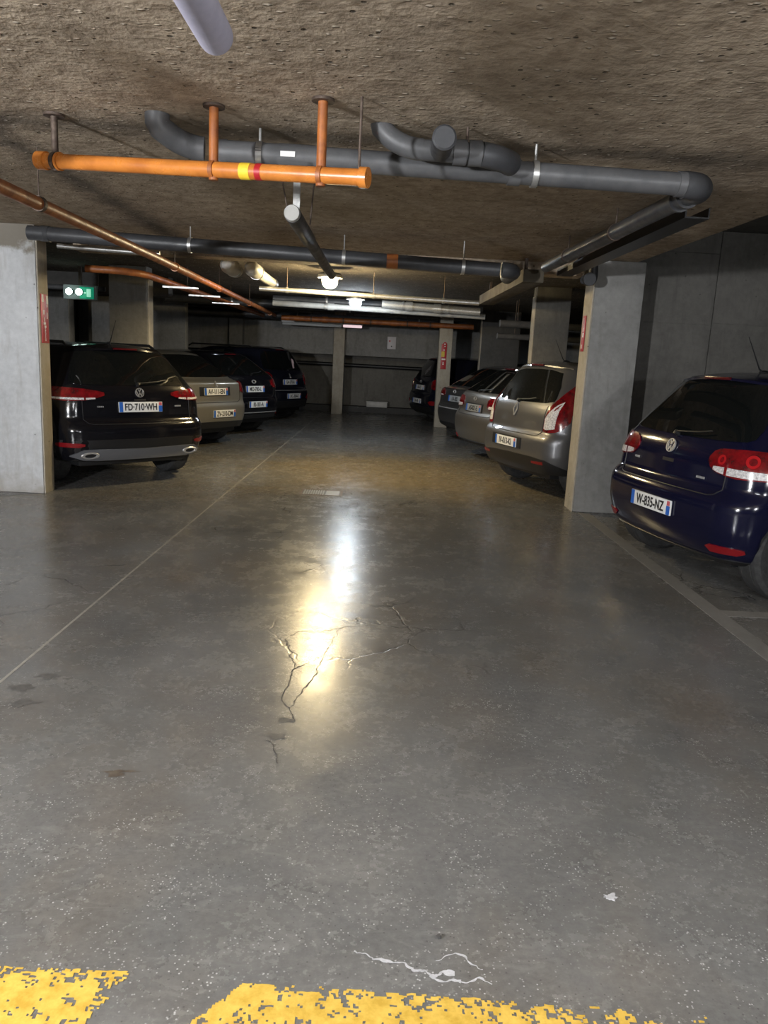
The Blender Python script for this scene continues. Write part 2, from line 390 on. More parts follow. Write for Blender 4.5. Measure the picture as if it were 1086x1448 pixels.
# small debris
bm=bmesh.new()
def flake(bm,x,y,a,b,seed,z=.0017,h=.004):
    n=36; vs=[]
    for k in range(n):
        t=2*PI*k/n; r=1+.9*noise.fractal(Vector((math.cos(t)*1.3,math.sin(t)*1.3,seed)),.8,2.1,4)
        vs.append((x+a*r*math.cos(t),y+b*r*math.sin(t)))
    lo=[bm.verts.new((*p,z)) for p in vs]; up=[bm.verts.new((x+(p[0]-x)*.8,y+(p[1]-y)*.8,z+h)) for p in vs]
    bm.faces.new(up)
    for k in range(n): bm.faces.new((lo[k],lo[(k+1)%n],up[(k+1)%n],up[k]))
flake(bm,.745,1.96,.022,.014,3.3,h=.0012); tag(obj('paper_scrap',bm,M['lime'],None,False),'small pale scrap on the floor at lower right','debris')
bm=bmesh.new(); flake(bm,.232,1.775,.007,.007,1.1,h=.006); tag(obj('pebble',bm,M['dark'],None,True),'small dark pebble near the yellow stripe','pebble')
bm=bmesh.new(); flake(bm,-.86,2.51,.036,.02,6.1,h=.0003); flake(bm,-.815,2.525,.028,.006,2.1,h=.0003); tag(obj('oil_stain',bm,M['stainbrown'],None,False),'small brown arrow shaped stain on left foreground floor','stain')
bm=bmesh.new()
for x,y,a,b,s,l in ((-1.62,3.02,.05,.045,1,'roundish dark worn patch at left edge, nearest of four'),(-1.42,3.02,.045,.035,2,'dark worn patch right of the others at left edge'),(-1.50,3.17,.06,.03,3,'dark worn patch at left edge, just below the pale joint end'),(-1.44,3.30,.05,.025,5,'farthest dark worn patch beside the pale joint at left'),(-.335,2.83,.04,.03,7,'dark spot at the near end of the lamp reflection'),(-.315,2.97,.045,.02,8,'flat dark spot just above another under the lamp reflection')):
    bm=bmesh.new(); flake(bm,x,y,a,b,s,h=.0002); tag(obj('oil_stain',bm,M['stain'],None,False),l,'stain')
# drain grate
t=thing('drain_grate','slotted metal drain grate set in the lane floor','drain',(-.555,8.37,0))
bm=bmesh.new()
add_box(bm,-.23,.23,-.17,-.14,.0002,.005); add_box(bm,-.23,.23,.14,.17,.0002,.005); add_box(bm,-.23,-.205,-.14,.14,.0002,.005); add_box(bm,.205,.23,-.14,.14,.0002,.005)
obj('frame',bm,M['rod'],t,False)
bm=bmesh.new()
for k in range(9): add_box(bm,-.195+k*.026,-.18+k*.026,-.135,.135,.0012,.0042)
add_box(bm,.05,.195,-.135,.135,.0012,.004)
obj('bars',bm,M['pgrey'],t,False); obj('pit',box(-.205,.205,-.14,.14,.0002,.001),M['black'],t,False)

# ------------------------------------------------------------------ pipes
def seg(p,q,t): return tuple(Vector(p).lerp(Vector(q),t))
# lavender pipe at the top of the frame
t=thing('ceiling_pipe','lavender grey pipe end hanging at the very top of the photo','pipe',(-.50,2.38,2.36))
obj('pipe',tube([(-.02,-1.6,0),(0,0,0)],[.05,.05],28,False),M['lav'],t)
obj('end_cap',lathe([(.049,0),(.049,.012),(.04,.022),(.0005,.022)],Matrix.Rotation(-PI/2,4,'X'),28),M['lav'],t)
obj('hanger_rod',tube([(.03,-.14,.04),(.03,-.14,.19)],.004,8),M['rod'],t)
# orange gas pipe across, on droppers
A=(-1.66,3.98,2.345); B=(-.095,3.45,2.235)
t=thing('sprinkler_pipe','short bright orange pipe hung crosswise under the ceiling on droppers','pipe',A)
L=lambda p: tuple(Vector(p)-Vector(A))
obj('pipe',tube([L(A),L(B)],.034,24),M['orange'],t)
d=Vector(B)-Vector(A)
for k,(tt,w) in enumerate(((.0,.05),(.06,.012),(1.0,.035))):
    obj('end_collar' if k!=1 else 'collar',ring_on(L(seg(A,B,tt)),d,.034,w,.008),M['orange'],t)
for tt,r,m in ((.565,.021,'rust'),(.88,.021,'rust'),(.045,.016,'rod')):
    p=seg(A,B,tt); q=(p[0],p[1],CZ)
    dr=obj('dropper',tube([L((p[0],p[1],p[2]-.045)),L(q)],r,16),M[m],t)
    obj('flange',lathe([(.001,-.012),(.048,-.012),(.048,-.001),(.001,-.001)],Matrix.Translation(L(q)),20),M['rod'],dr)
    obj('clip_ring',ring_on(L(p),d,.034,.02,.006),M[m],dr)
p=seg(A,B,.985); obj('hanger_rod',tube([L(p),L((p[0],p[1],CZ-.001))],.006,8),M['rod'],t)
obj('yellow_label',ring_on(L(seg(A,B,.665)),d,.034,.05,.0015),M['ylabel'],t)
obj('red_band',ring_on(L(seg(A,B,.705)),d,.034,.028,.0015),M['red'],t)
# big grey waste pipe
A=(-.80,4.0,2.43); B=(1.50,4.02,2.405)
t=thing('waste_pipe','large grey waste pipe crossing the lane, bending away at right','pipe',A)
path=[L((-1.08,3.86,2.549)),L((-1.04,3.88,2.53))]+[L(p) for p in bend((-1.02,3.9,2.52),(-.92,3.96,2.435),(-.7,4.0,2.43),.10)]
path=[L((-1.075,3.86,2.549)),L((-1.075,3.86,2.51)),L((-1.068,3.866,2.495))]+[L(p) for p in bend((-1.06,3.87,2.49),(-.97,3.96,2.435),(-.6,4.0,2.43),.09)]
obj('elbow',tube(path,.056,24),M['pvc'],t)
obj('pipe',tube([L((-.84,3.99,2.432)),L(B)],.054,28),M['pvc'],t)
d=Vector(B)-Vector(A)
for x,w in ((-.80,.05),(-.44,.17),(-.36,.05),(.62,.06),(1.46,.07)):
    q=seg(A,B,(x-A[0])/(B[0]-A[0])); obj('coupling',ring_on(L(q),d,.054,w,.006,28),M['pvc'],t)
for x in (-.62,.72):
    q=seg(A,B,(x-A[0])/(B[0]-A[0]))
    c=obj('clamp',ring_on(L(q),d,.054,.028,.009,28),M['galv'],t)
    obj('clamp_rod',tube([L((q[0],q[1],q[2]+.055)),L((q[0],q[1],CZ-.001))],.007,8),M['galv'],c)
q=seg(A,B,.14); obj('label_tag',box(*[v for a,b in zip(L(q),(.035,.004,.012)) for v in (a-b,a+b)]) if False else box(L(q)[0]-.035,L(q)[0]+.035,L(q)[1]-.066,L(q)[1]-.060,L(q)[2]-.012,L(q)[2]+.012),M['signwhite'],t)
# right-hand elbow and run going away
e=[L(p) for p in bend((1.3,4.02,2.405),(1.57,4.02,2.402),(1.57,4.5,2.40),.11,10)]
obj('elbow',tube(e,.064,28),M['pvcd'],t)
obj('pipe',tube([L((1.57,4.1,2.40)),L((1.50,7.35,2.385))],.050,24),M['pvcd'],t)
for y in (4.24,4.34): obj('coupling',ring_on(L((1.567,y,2.40)),(0,1,0),.05,.03,.014,28),M['pvcd'],t)
for y in (5.4,6.6):
    x=1.57-(y-4.1)*.0215
    c=obj('clamp',ring_on(L((x,y,2.395)),(0,1,0),.05,.03,.006),M['rod'],t); obj('clamp_rod',tube([L((x,y,2.44)),L((x,y,CZ-.001))],.006,8),M['rod'],c)
# branch with cleanout, joins in front
A=(-.03,3.86,2.55)
t=thing('branch_pipe','short grey branch pipe with round cleanout cap in front of waste pipe','pipe',A)
pts=[L((-.04,3.84,2.549)),L((-.04,3.84,2.54))]+[L(p) for p in bend((-.035,3.84,2.53),(.07,3.80,2.445),(.4,3.80,2.44),.09)]
obj('elbow',tube(pts,.048,24),M['pvc'],t)
obj('pipe',tube([L((.14,3.80,2.443)),L((.44,3.80,2.438))],.046,24),M['pvc'],t)
co=obj('cleanout',tube([L((.24,3.79,2.442)),L((.24,3.60,2.442))],.050,24),M['pvcd'],t)
obj('cap',lathe([(.001,0),(.053,0),(.053,.03),(.045,.036),(.001,.036)],Matrix.Translation(L((.24,3.605,2.442)))@Matrix.Rotation(PI/2,4,'X'),28),M['pvcd'],co)
for x,w in ((.33,.06),(.40,.06)): obj('coupling',ring_on(L((x,3.80,2.44)),(1,0,0),.046,w,.010,28),M['pvc'],t)
obj('reducer',tube([L(p) for p in bend((.42,3.80,2.438),(.53,3.81,2.43),(.60,3.925,2.425),.10)],.055,24),M['pvcd'],t)
obj('ceiling_strap',tube([L((.36,3.80,2.49)),L((.36,3.80,CZ-.001))],.006,8),M['rod'],t)
# small drain pipe running away with white cap
A=(-.505,4.42,2.24)
t=thing('drain_pipe','grey pipe with white round end cap running away under the ceiling','pipe',A)
obj('pipe',tube([L((-.505,4.44,2.24)),L((-.50,5.4,2.24)),L((-.50,5.42,2.24)),L((-.48,7.6,2.235))],[.046,.046,.040,.040],22),M['pvcd'],t)
obj('end_cap',lathe([(.001,-.02),(.04,-.02),(.044,-.01),(.044,.02),(.001,.02)],Matrix.Translation(L((-.505,4.42,2.24)))@Matrix.Rotation(-PI/2,4,'X'),24),M['insul'],t)
obj('hanger_strap',box(L((-.505,0,0))[0]-.008,L((-.505,0,0))[0]+.030,.10,.118,.04,.309),M['galv'],t)
obj('hanger_rod',tube([L((-.54,4.5,2.27)),L((-.60,4.5,CZ-.001))],.004,8),M['rod'],t); obj('hanger_rod',tube([L((-.45,4.9,2.26)),L((-.43,4.9,CZ-.001))],.005,8),M['rod'],t)
# dark transverse waste pipe
A=(-3.2,7.2,2.43)
t=thing('waste_pipe','long dark waste pipe crossing the lane at the ceiling edge','pipe',A)
P0=(-3.15,7.2,2.425); P1=(1.05,7.2,2.32)
obj('pipe',tube([L(P0),L(P1)],.062,26),M['pvcd'],t)
obj('elbow',tube([L(p) for p in bend((.9,7.2,2.324),(1.19,7.2,2.318),(1.19,7.6,2.31),.12,10)]+[L((1.19,7.62,2.31))],.068,26),M['pvcd'],t)
obj('elbow',tube([L(p) for p in bend((-2.8,7.2,2.42),(-3.05,7.2,2.42),(-3.06,7.42,2.46),.09,8)],.068,26),M['pvcd'],t)
for x in (-1.72,-.35,.72):
    q=seg(P0,P1,(x-P0[0])/(P1[0]-P0[0])); c=obj('clamp',ring_on(L(q),(1,0,-.025),.062,.03,.006),M['galv'],t); obj('clamp_rod',tube([L((q[0],q[1],q[2]+.06)),L((q[0],q[1],CZ-.001))],.006,8),M['galv'],c)
q=seg(P0,P1,.77); obj('red_band',ring_on(L(q),(1,0,0),.062,.10,.003),M['rust'],t)
# long orange pipe along the left
A=(-1.92,1.6,2.25)
t=thing('sprinkler_pipe','long orange pipe running away along the left to the far wall','pipe',A)
pts=[(-1.925,1.6,2.25),(-1.98,7.0,2.25),(-2.2,15.0,2.26),(-2.26,17.0,2.26)]
obj('pipe',tube([L(p) for p in pts],.036,20),M['rust'],t)
for y,m in ((4.62,'rod'),(7.75,'orange'),(10.2,'rust'),(13.,'rust'),(16,'rust')):
    x=np.interp(y,[1.6,7,15,18.6],[-1.925,-1.98,-2.2,-2.3]); c=obj('collar',ring_on(L((x,y,2.251)),(0,1,0),.036,.035,.007),M[m],t)
    obj('hanger_rod',tube([L((x,y,2.285)),L((x,y,CZ-.001))],.004,8),M['rod'],c)
# second darker orange branch on the left
A=(-2.6,8.9,2.24)
t=thing('sprinkler_pipe','dark rusty pipe curving beside the long orange pipe on the left','pipe',A)
pts=[(-3.3,8.95,2.30)]+bend((-3.3,8.95,2.30),(-2.75,9.0,2.30),(-2.55,11,2.25),.4,8)+[(-2.5,17.0,2.25)]
obj('pipe',tube([L(p) for p in pts],.04,18),M['rust'],t)
for y in (9.6,10.9,12.4): obj('support_rung',box(L((-2.62,0,0))[0],L((-2.62,0,0))[0]+.42,y-A[1]-.02,y-A[1]+.02,-.055,-.035),M['galv'],t,False)
for y in (10.5,13.5,16.5): obj('hanger_rod',tube([L((-2.545,y,2.30)),L((-2.545,y,CZ-.001))],.004,8),M['rod'],t)
# galvanised conduit near the white pillar
A=(-3.2,7.95,2.385)
t=thing('conduit','thin galvanised conduit just beyond the white pillar','conduit',A)
obj('pipe',tube([L((-3.2,7.95,2.41)),L((-2.2,7.95,2.385))],.024,16),M['galv'],t)
obj('coupling',ring_on(L((-2.75,7.95,2.399)),(1,0,-.025),.024,.05,.004),M['galv'],t)
obj('hanger_rod',tube([L((-2.9,7.95,2.42)),L((-2.9,7.95,CZ-.001))],.005,8),M['rod'],t); obj('hanger_rod',tube([L((-2.35,7.95,2.40)),L((-2.35,7.95,CZ-.001))],.005,8),M['rod'],t)
# white jacketed ducts
for k,(x,y0,y1,r,lab) in enumerate(((-1.70,8.75,9.3,.085,'leftmost white pipe cylinder, short, under the ceiling before the lamps'),(-1.47,8.95,10.9,.085,'longer white jacketed pipe running away from the lane left of lamp'))):
    A=(x,y0,2.40); t=thing('insulated_pipe',lab,'pipe',A,0,'white jacketed pipes')
    prof=[(0.001,0),(r*.6,.012),(r*.92,.05),(r,.1),(r,.45)]+([(r*.98,.46),(r*.98,.50),(r*.74,.56),(r*.74,y1-y0)] if k else [(r,y1-y0)])
    obj('jacket',lathe(prof,Matrix.Rotation(-PI/2,4,'X'),26),M['insul'],t)
    obj('clamp',ring_on((0,.42,0),(0,1,0),r,.03,.006),M['galv'],t); obj('hanger_rod',tube([(0,.42,r),(0,.42,CZ-2.385)],.006,8),M['rod'],t)
    if k: obj('end_sleeve',ring_on((0,y1-y0-.12,0),(0,1,0),r*.74,.2,.006),M['pvc'],t)
# pipes crossing further back
def cross(name,y,x0,z0,x1,z1,r,m,label,cat='pipe',rods=(),cl=M['galv'],coup=()):
    A=(x0,y,z0); t=thing(name,label,cat,A)
    LL=lambda p: tuple(Vector(p)-Vector(A))
    obj('pipe',tube([LL((x0,y,z0)),LL((x1,y,z1))],r,20),m,t)
    for x in rods:
        z=z0+(z1-z0)*(x-x0)/(x1-x0); c=obj('clamp',ring_on(LL((x,y,z)),(1,0,0),r,.03,.006),cl,t)
        obj('clamp_rod',tube([LL((x,y,z+r)),LL((x,y,CZ-.001))],.005,8),M['rod'],c)
    for x in coup:
        z=z0+(z1-z0)*(x-x0)/(x1-x0); obj('coupling',ring_on(LL((x,y,z)),(1,0,0),r,.12,.012),m,t)
    return t
cross('conduit',10.15,-1.55,2.275,1.25,2.235,.030,M['galv'],'pale conduit crossing the ceiling behind the first lamp','conduit',(-1.2,-.1,.8))
cross('insulated_pipe',14.0,.02,2.41,1.75,2.36,.07,M['foil'],'foil wrapped pipe crossing right of the second lamp','pipe',(.4,1.2),coup=(.5,1.0))
cross('insulated_pipe',14.4,-1.95,2.36,1.9,2.31,.05,M['insul'],'long pale pipe crossing the ceiling behind the foil wrapped pipe','pipe',(-1.0,.2,1.3),coup=(-.9,))
cross('insulated_pipe',14.8,-2.0,2.46,1.9,2.44,.07,M['pvcd'],'dark pipe crossing the ceiling above the pale ones','pipe',(-1.0,1.0))
cross('waste_pipe',15.6,-4.2,2.42,2.0,2.40,.08,M['pvcd'],'dark waste pipe crossing just before the rusty red pipe','pipe',(-2.9,-.6,1.2))
cross('sprinkler_pipe',17.3,-2.15,2.235,2.05,2.24,.055,M['rust'],'rusty red pipe crossing in front of the far wall','pipe',(-1.5,-.8,-.2,.6,1.1),M['rod'],coup=(-1.2,.3))
cross('waste_pipe',18.3,-5,2.33,2.0,2.30,.09,M['pvcd'],'dark pipe crossing close to the far wall top','pipe',(-1.9,.9))
cross('conduit',21.2,-6,1.27,3.5,1.22,.05,M['black'],'black pipe running along the recessed far wall','pipe',())
# side pipes over the right bays
for k,(y,z,r,lab) in enumerate(((13.2,2.15,.06,'pale pipe in right bay gap, upper one'),(13.4,1.95,.05,'pale pipe in right bay gap, lower one'))):
    t=thing('insulated_pipe',lab,'pipe',(2.0,y,z)); obj('pipe',tube([(0,0,0),(3.5,.4,0)],r,16),M['pvc'],t)
    obj('hanger_rod',tube([(.3,.034,r*.9),(.3,.034,CZ-z)],.006,8),M['rod'],t); obj('hanger_rod',tube([(3,.343,r*.9),(3,.343,CZ-z)],.006,8),M['rod'],t)
# boxed duct lit by the lamps, on the right
t=thing('cable_duct','tan boxed duct running away below the ceiling on the right','duct',(1.36,7.72,2.28))
obj('casing',box(0,.2,0,3.3,0,.12,bev=.006),M['board'],t)
for y in (.4,2.9): obj('hanger',box(.08,.11,y,y+.03,.12,CZ-2.28-.121 if .62<y<.9 else CZ-2.28),M['rod'],t)
# cable tray beside the receding pipe
t=thing('cable_tray','dark metal cable tray beside the receding waste pipe on the right','tray',(1.70,4.6,2.36))
bm=bmesh.new(); add_box(bm,0,.14,0,3.2,0,.008); add_box(bm,0,.008,0,3.2,.008,.06); add_box(bm,.132,.14,0,3.2,.008,.06)
obj('channel',bm,M['black'],t,False)
for y in (.5,2.5): obj('hanger',box(.02,.12,y,y+.02,.06,CZ-2.36),M['rod'],t)
# trap elbow at the right pillar
A=(2.02,7.8,2.55); t=thing('drain_elbow','dark curved drain elbow beside the top of grey right pillar','pipe',A)
obj('elbow',tube([L((2.05,7.80,2.548))]+[L(p) for p in bend((2.05,7.80,2.54),(2.06,7.79,2.32),(1.97,7.72,2.32),.07)]+[L((1.94,7.70,2.33))],.042,20),M['pvcd'],t)
obj('cap',lathe([(.001,0),(.06,0),(.06,.05),(.001,.05)],Matrix.Translation(L((1.985,7.69,2.33)))@Matrix.Rotation(PI/2,4,'X'),24),M['pvcd'],t)

# ------------------------------------------------------------------ lamps
def dome_lamp(loc,r,col,es,label,g='lit lamps'):
    t=thing('ceiling_lamp',label,'lamp',loc,0,g)
    x,y,z=loc
    obj('lamp_base',lathe([(.001,.06),(r*1.3,.06),(r*1.6,.03),(r*1.6,.0),(.001,.0)][::-1],Matrix(),24),M['galv'],t)
    me=mat('lamp_glow',(.9,.9,.9),.4,emit=col,es=es)
    obj('lamp_globe',lathe([(.001,-r*1.35)]+[(r*math.sin(a),-r*.5-r*.85*math.cos(a)) for a in np.linspace(.15,1.4,8)]+[(r,-.002)],Matrix(),24),me,t)
    obj('mount',tube([(0,0,.06),(0,0,CZ-z)],.015,10),M['galv'],t)
dome_lamp((-.64,9.85,2.42),.095,(1,.78,.42),620,'glowing warm ceiling lamp, nearer of the two lit lamps')
dome_lamp((-.43,13.5,2.43),.10,(.80,.90,1),230,'glowing cool white ceiling lamp, farther of the two lit lamps')
def battenlamp(loc,w,m,label):
    t=thing('tube_lamp',label,'lamp',loc,0,'tube lamps by the far wall')
    obj('housing',box(-w/2,w/2,-.05,.05,.03,.09,bev=.01),M['signwhite'],t)
    obj('diffuser',box(-w/2+.02,w/2-.02,-.06,.06,-.03,.03,bev=.02),m,t)
    obj('hanger',tube([(0,0,.09),(0,0,CZ-loc[2])],.008,8),M['rod'],t)
battenlamp((-1.62,18.95,2.17),1.45,mat('unlit_diffuser',(.55,.56,.55),.4),'long unlit tube lamp left of the middle far pillar')
battenlamp((-.66,19.2,2.19),.50,mat('pink_diffuser',(.75,.6,.62),.4,emit=(1,.75,.78),es=.7),'short faintly glowing tube lamp above the middle far pillar')
# fill lamps added unseen behind the viewer to brighten foreground and ceiling
def fill_lamp(loc,es,label):
    t=thing('fill_lamp',label,'lamp',loc,0,'added fill lamps behind the viewer')
    obj('lamp_base',lathe([(.001,0),(.13,0),(.13,.03),(.11,.05),(.001,.05)],Matrix.Rotation(-PI/2,4,'X'),24),M['galv'],t)
    obj('lamp_globe',lathe([(.105,.051)]+[(.105*math.cos(q),.051+.09*math.sin(q)) for q in np.linspace(.1,1.45,7)]+[(.001,.141)],Matrix.Rotation(-PI/2,4,'X'),24),mat('fill_glow',(.9,.9,.9),.4,emit=(.95,.97,1),es=es),t)
pillar(-3.9,-3.26,-1.1,-.8,M['grey'],'unseen grey pillar carrying the left fill lamp behind the viewer')
pillar(2.13,2.7,-1.1,-.8,M['grey'],'unseen grey pillar carrying the right fill lamp behind the viewer')
fill_lamp((-3.36,-.80,1.85),3500,'round fill lamp added behind the viewer, left one')
fill_lamp((2.3,-.80,1.85),620,'round fill lamp added behind the viewer, right one')
t=thing('tube_lamp','unseen white fill tube added on the ceiling behind the viewer','lamp',(.2,-.75,2.42))  # unseen fill lamp added to brighten the near floor
obj('housing',box(-.65,.65,-.05,.05,.04,.129,bev=.01),M['signwhite'],t)
obj('diffuser',box(-.6,.6,-.05,.05,-.02,.04,bev=.02),mat('fill_tube',(.9,.9,.9),.4,emit=(.95,.97,1),es=150),t)
# green exit light with twin spots
EX=(-4.30,11.45,2.19)
t=thing('exit_light','green glowing exit light with two small spot heads, left','lamp',EX)
obj('housing',box(-.24,.24,-.03,.03,-.10,.10,bev=.01),mat('exit_case',(.25,.3,.29),.5),t)
pn=obj('green_panel',box(.0,.20,-.038,-.031,-.085,.075),mat('exit_green',(.0,.4,.2),.4,emit=(.01,.35,.2),es=.35),t)
bm=bmesh.new(); add_box(bm,.10,.16,-.041,-.0385,-.06,.05); add_box(bm,.03,.09,-.041,-.0385,-.015,.005)
obj('exit_pictogram',bm,mat('exit_white',(.7,.9,.8),.4,emit=(.3,.9,.6),es=.5),pn,False)
for x in (-.12,.02):
    h=obj('spot_head',lathe([(.001,-.03),(.035,-.03),(.04,.03),(.02,.06),(.001,.06)][::1],Matrix.Translation((x,-.085,.0))@Matrix.Rotation(-PI/2,4,'X'),16),M['black'],t)
    obj('spot_lens',lathe([(.001,-.02),(.028,-.02),(.048,.0),(.048,.006),(.001,.006)],Matrix.Translation((x,-.125,.0))@Matrix.Rotation(-PI/2,4,'X'),16),mat('spot_glow',(.9,.9,.9),.4,emit=(.75,1,.9),es=7),h)
obj('bracket',box(-.02,.02,-.02,.02,.10,CZ-EX[2]),M['rod'],t)
A=(-4.9,11.6,2.26); t=thing('conduit','grey conduit bar behind the green exit light','conduit',A)
obj('pipe',tube([(-1,0,0),(.9,0,0)],.035,14),M['pvc'],t); obj('hanger_rod',tube([(-.5,0,.03),(-.5,0,CZ-2.26)],.006,8),M['rod'],t); obj('hanger_rod',tube([(.8,0,.03),(.8,0,CZ-2.26)],.006,8),M['rod'],t)

# ------------------------------------------------------------------ signs
def sign_panel(name,label,loc,ry,w,h,blobs,top_round=False):   # panel in local x (width) / z (height), facing local -y
    t=thing(name,label,'sign',loc,ry)
    bm=box(-w/2,w/2,-.010,0,0,h,bev=.003)
    p=obj('panel',bm,M['red'],t,True)
    for (x,z,sx,sz,m) in blobs: obj('mark',box(x-sx,x+sx,-.0125,-.0102,z-sz,z+sz),M[m],p,False)
    return t
W='signwhite'
def vtext(t,s,size,z,x=0):
    bm=text_bm(s,size,.0008)
    bmesh.ops.transform(bm,matrix=Matrix.Translation((x,-.0128,z))@Matrix.Rotation(PI/2,4,'X')@Matrix.Rotation(PI/2,4,'Z'),verts=bm.verts)
    obj('lettering',bm,M[W],t,False)
# left pillar, on the aisle face (faces +x -> rotate so local -y = +x)
t=sign_panel('fire_sign','tall red sign with white writing on the left white pillar',(-3.249,7.70,1.47),PI/2,.15,.46,[(-.05,.42,.018,.035,W),(.05,.41,.02,.04,W),(.045,.36,.008,.02,W),(-.03,.29,.008,.02,W),(.04,.26,.008,.03,W),(-.02,.22,.006,.02,W),(-.02,.185,.022,.012,W),(-.005,.155,.016,.010,W)])
vtext(t,'EXTINCTEUR',.022,.085,-.01)
t=sign_panel('fire_sign','narrow red sign with white writing on the grey right pillar',(2.114,8.16,1.66),-PI/2,.10,.36,[(0,.22,.01,.02,W),(.01,.165,.02,.022,W),(0,.05,.008,.02,W)])
vtext(t,'EXTINCT',.024,.29)
t=thing('fire_sign','red sign with yellow patch on the pale narrow pillar','sign',(1.455,17.499,1.30))
p=obj('panel',box(-.062,.062,-.012,0,0,.55,bev=.004),M['red'],t,True)
obj('panel_top',lathe([(.001,-.010),(.045,-.010),(.045,-.001),(.001,-.001)],Matrix.Translation((.014,0,.55))@Matrix.Rotation(-PI/2,4,'X'),20),M['red'],t)
for x,z,sx,sz,m in ((.01,.55,.014,.012,W),(.015,.50,.013,.01,W),(0,.42,.012,.014,W),(-.02,.33,.035,.06,'signyellow'),(0,.22,.042,.016,W),(-.005,.115,.014,.016,W),(-.005,.15,.012,.008,W)): obj('mark',box(x-sx,x+sx,-.0145,-.0122,z-sz,z+sz),M[m],p,False)
t=thing('wall_box','white notice panel with red mark on the far wall','sign',(.325,20.298,1.71))
obj('panel',box(-.11,.11,-.05,0,0,.31,bev=.006),mat('notice_white',(.62,.6,.62),.5),t)
obj('red_mark',lathe([(.001,0),(.025,0),(.025,.002),(.001,.002)],Matrix.Translation((-.05,-.0525,.20))@Matrix.Rotation(PI/2,4,'X'),16),M['red'],t); obj('lock',lathe([(.001,0),(.018,0),(.018,.004),(.001,.004)],Matrix.Translation((.0,-.0525,.07))@Matrix.Rotation(PI/2,4,'X'),14),M['black'],t)
t=thing('storage_box','pale box lying on the ledge by the far wall, right','box',(.02,21.1,.161)); obj('body',box(-.28,.28,-.15,.15,0,.13,bev=.01),M['insul'],t); obj('lid',box(-.29,.29,-.16,.16,.131,.155,bev=.006),M['insul'],t)

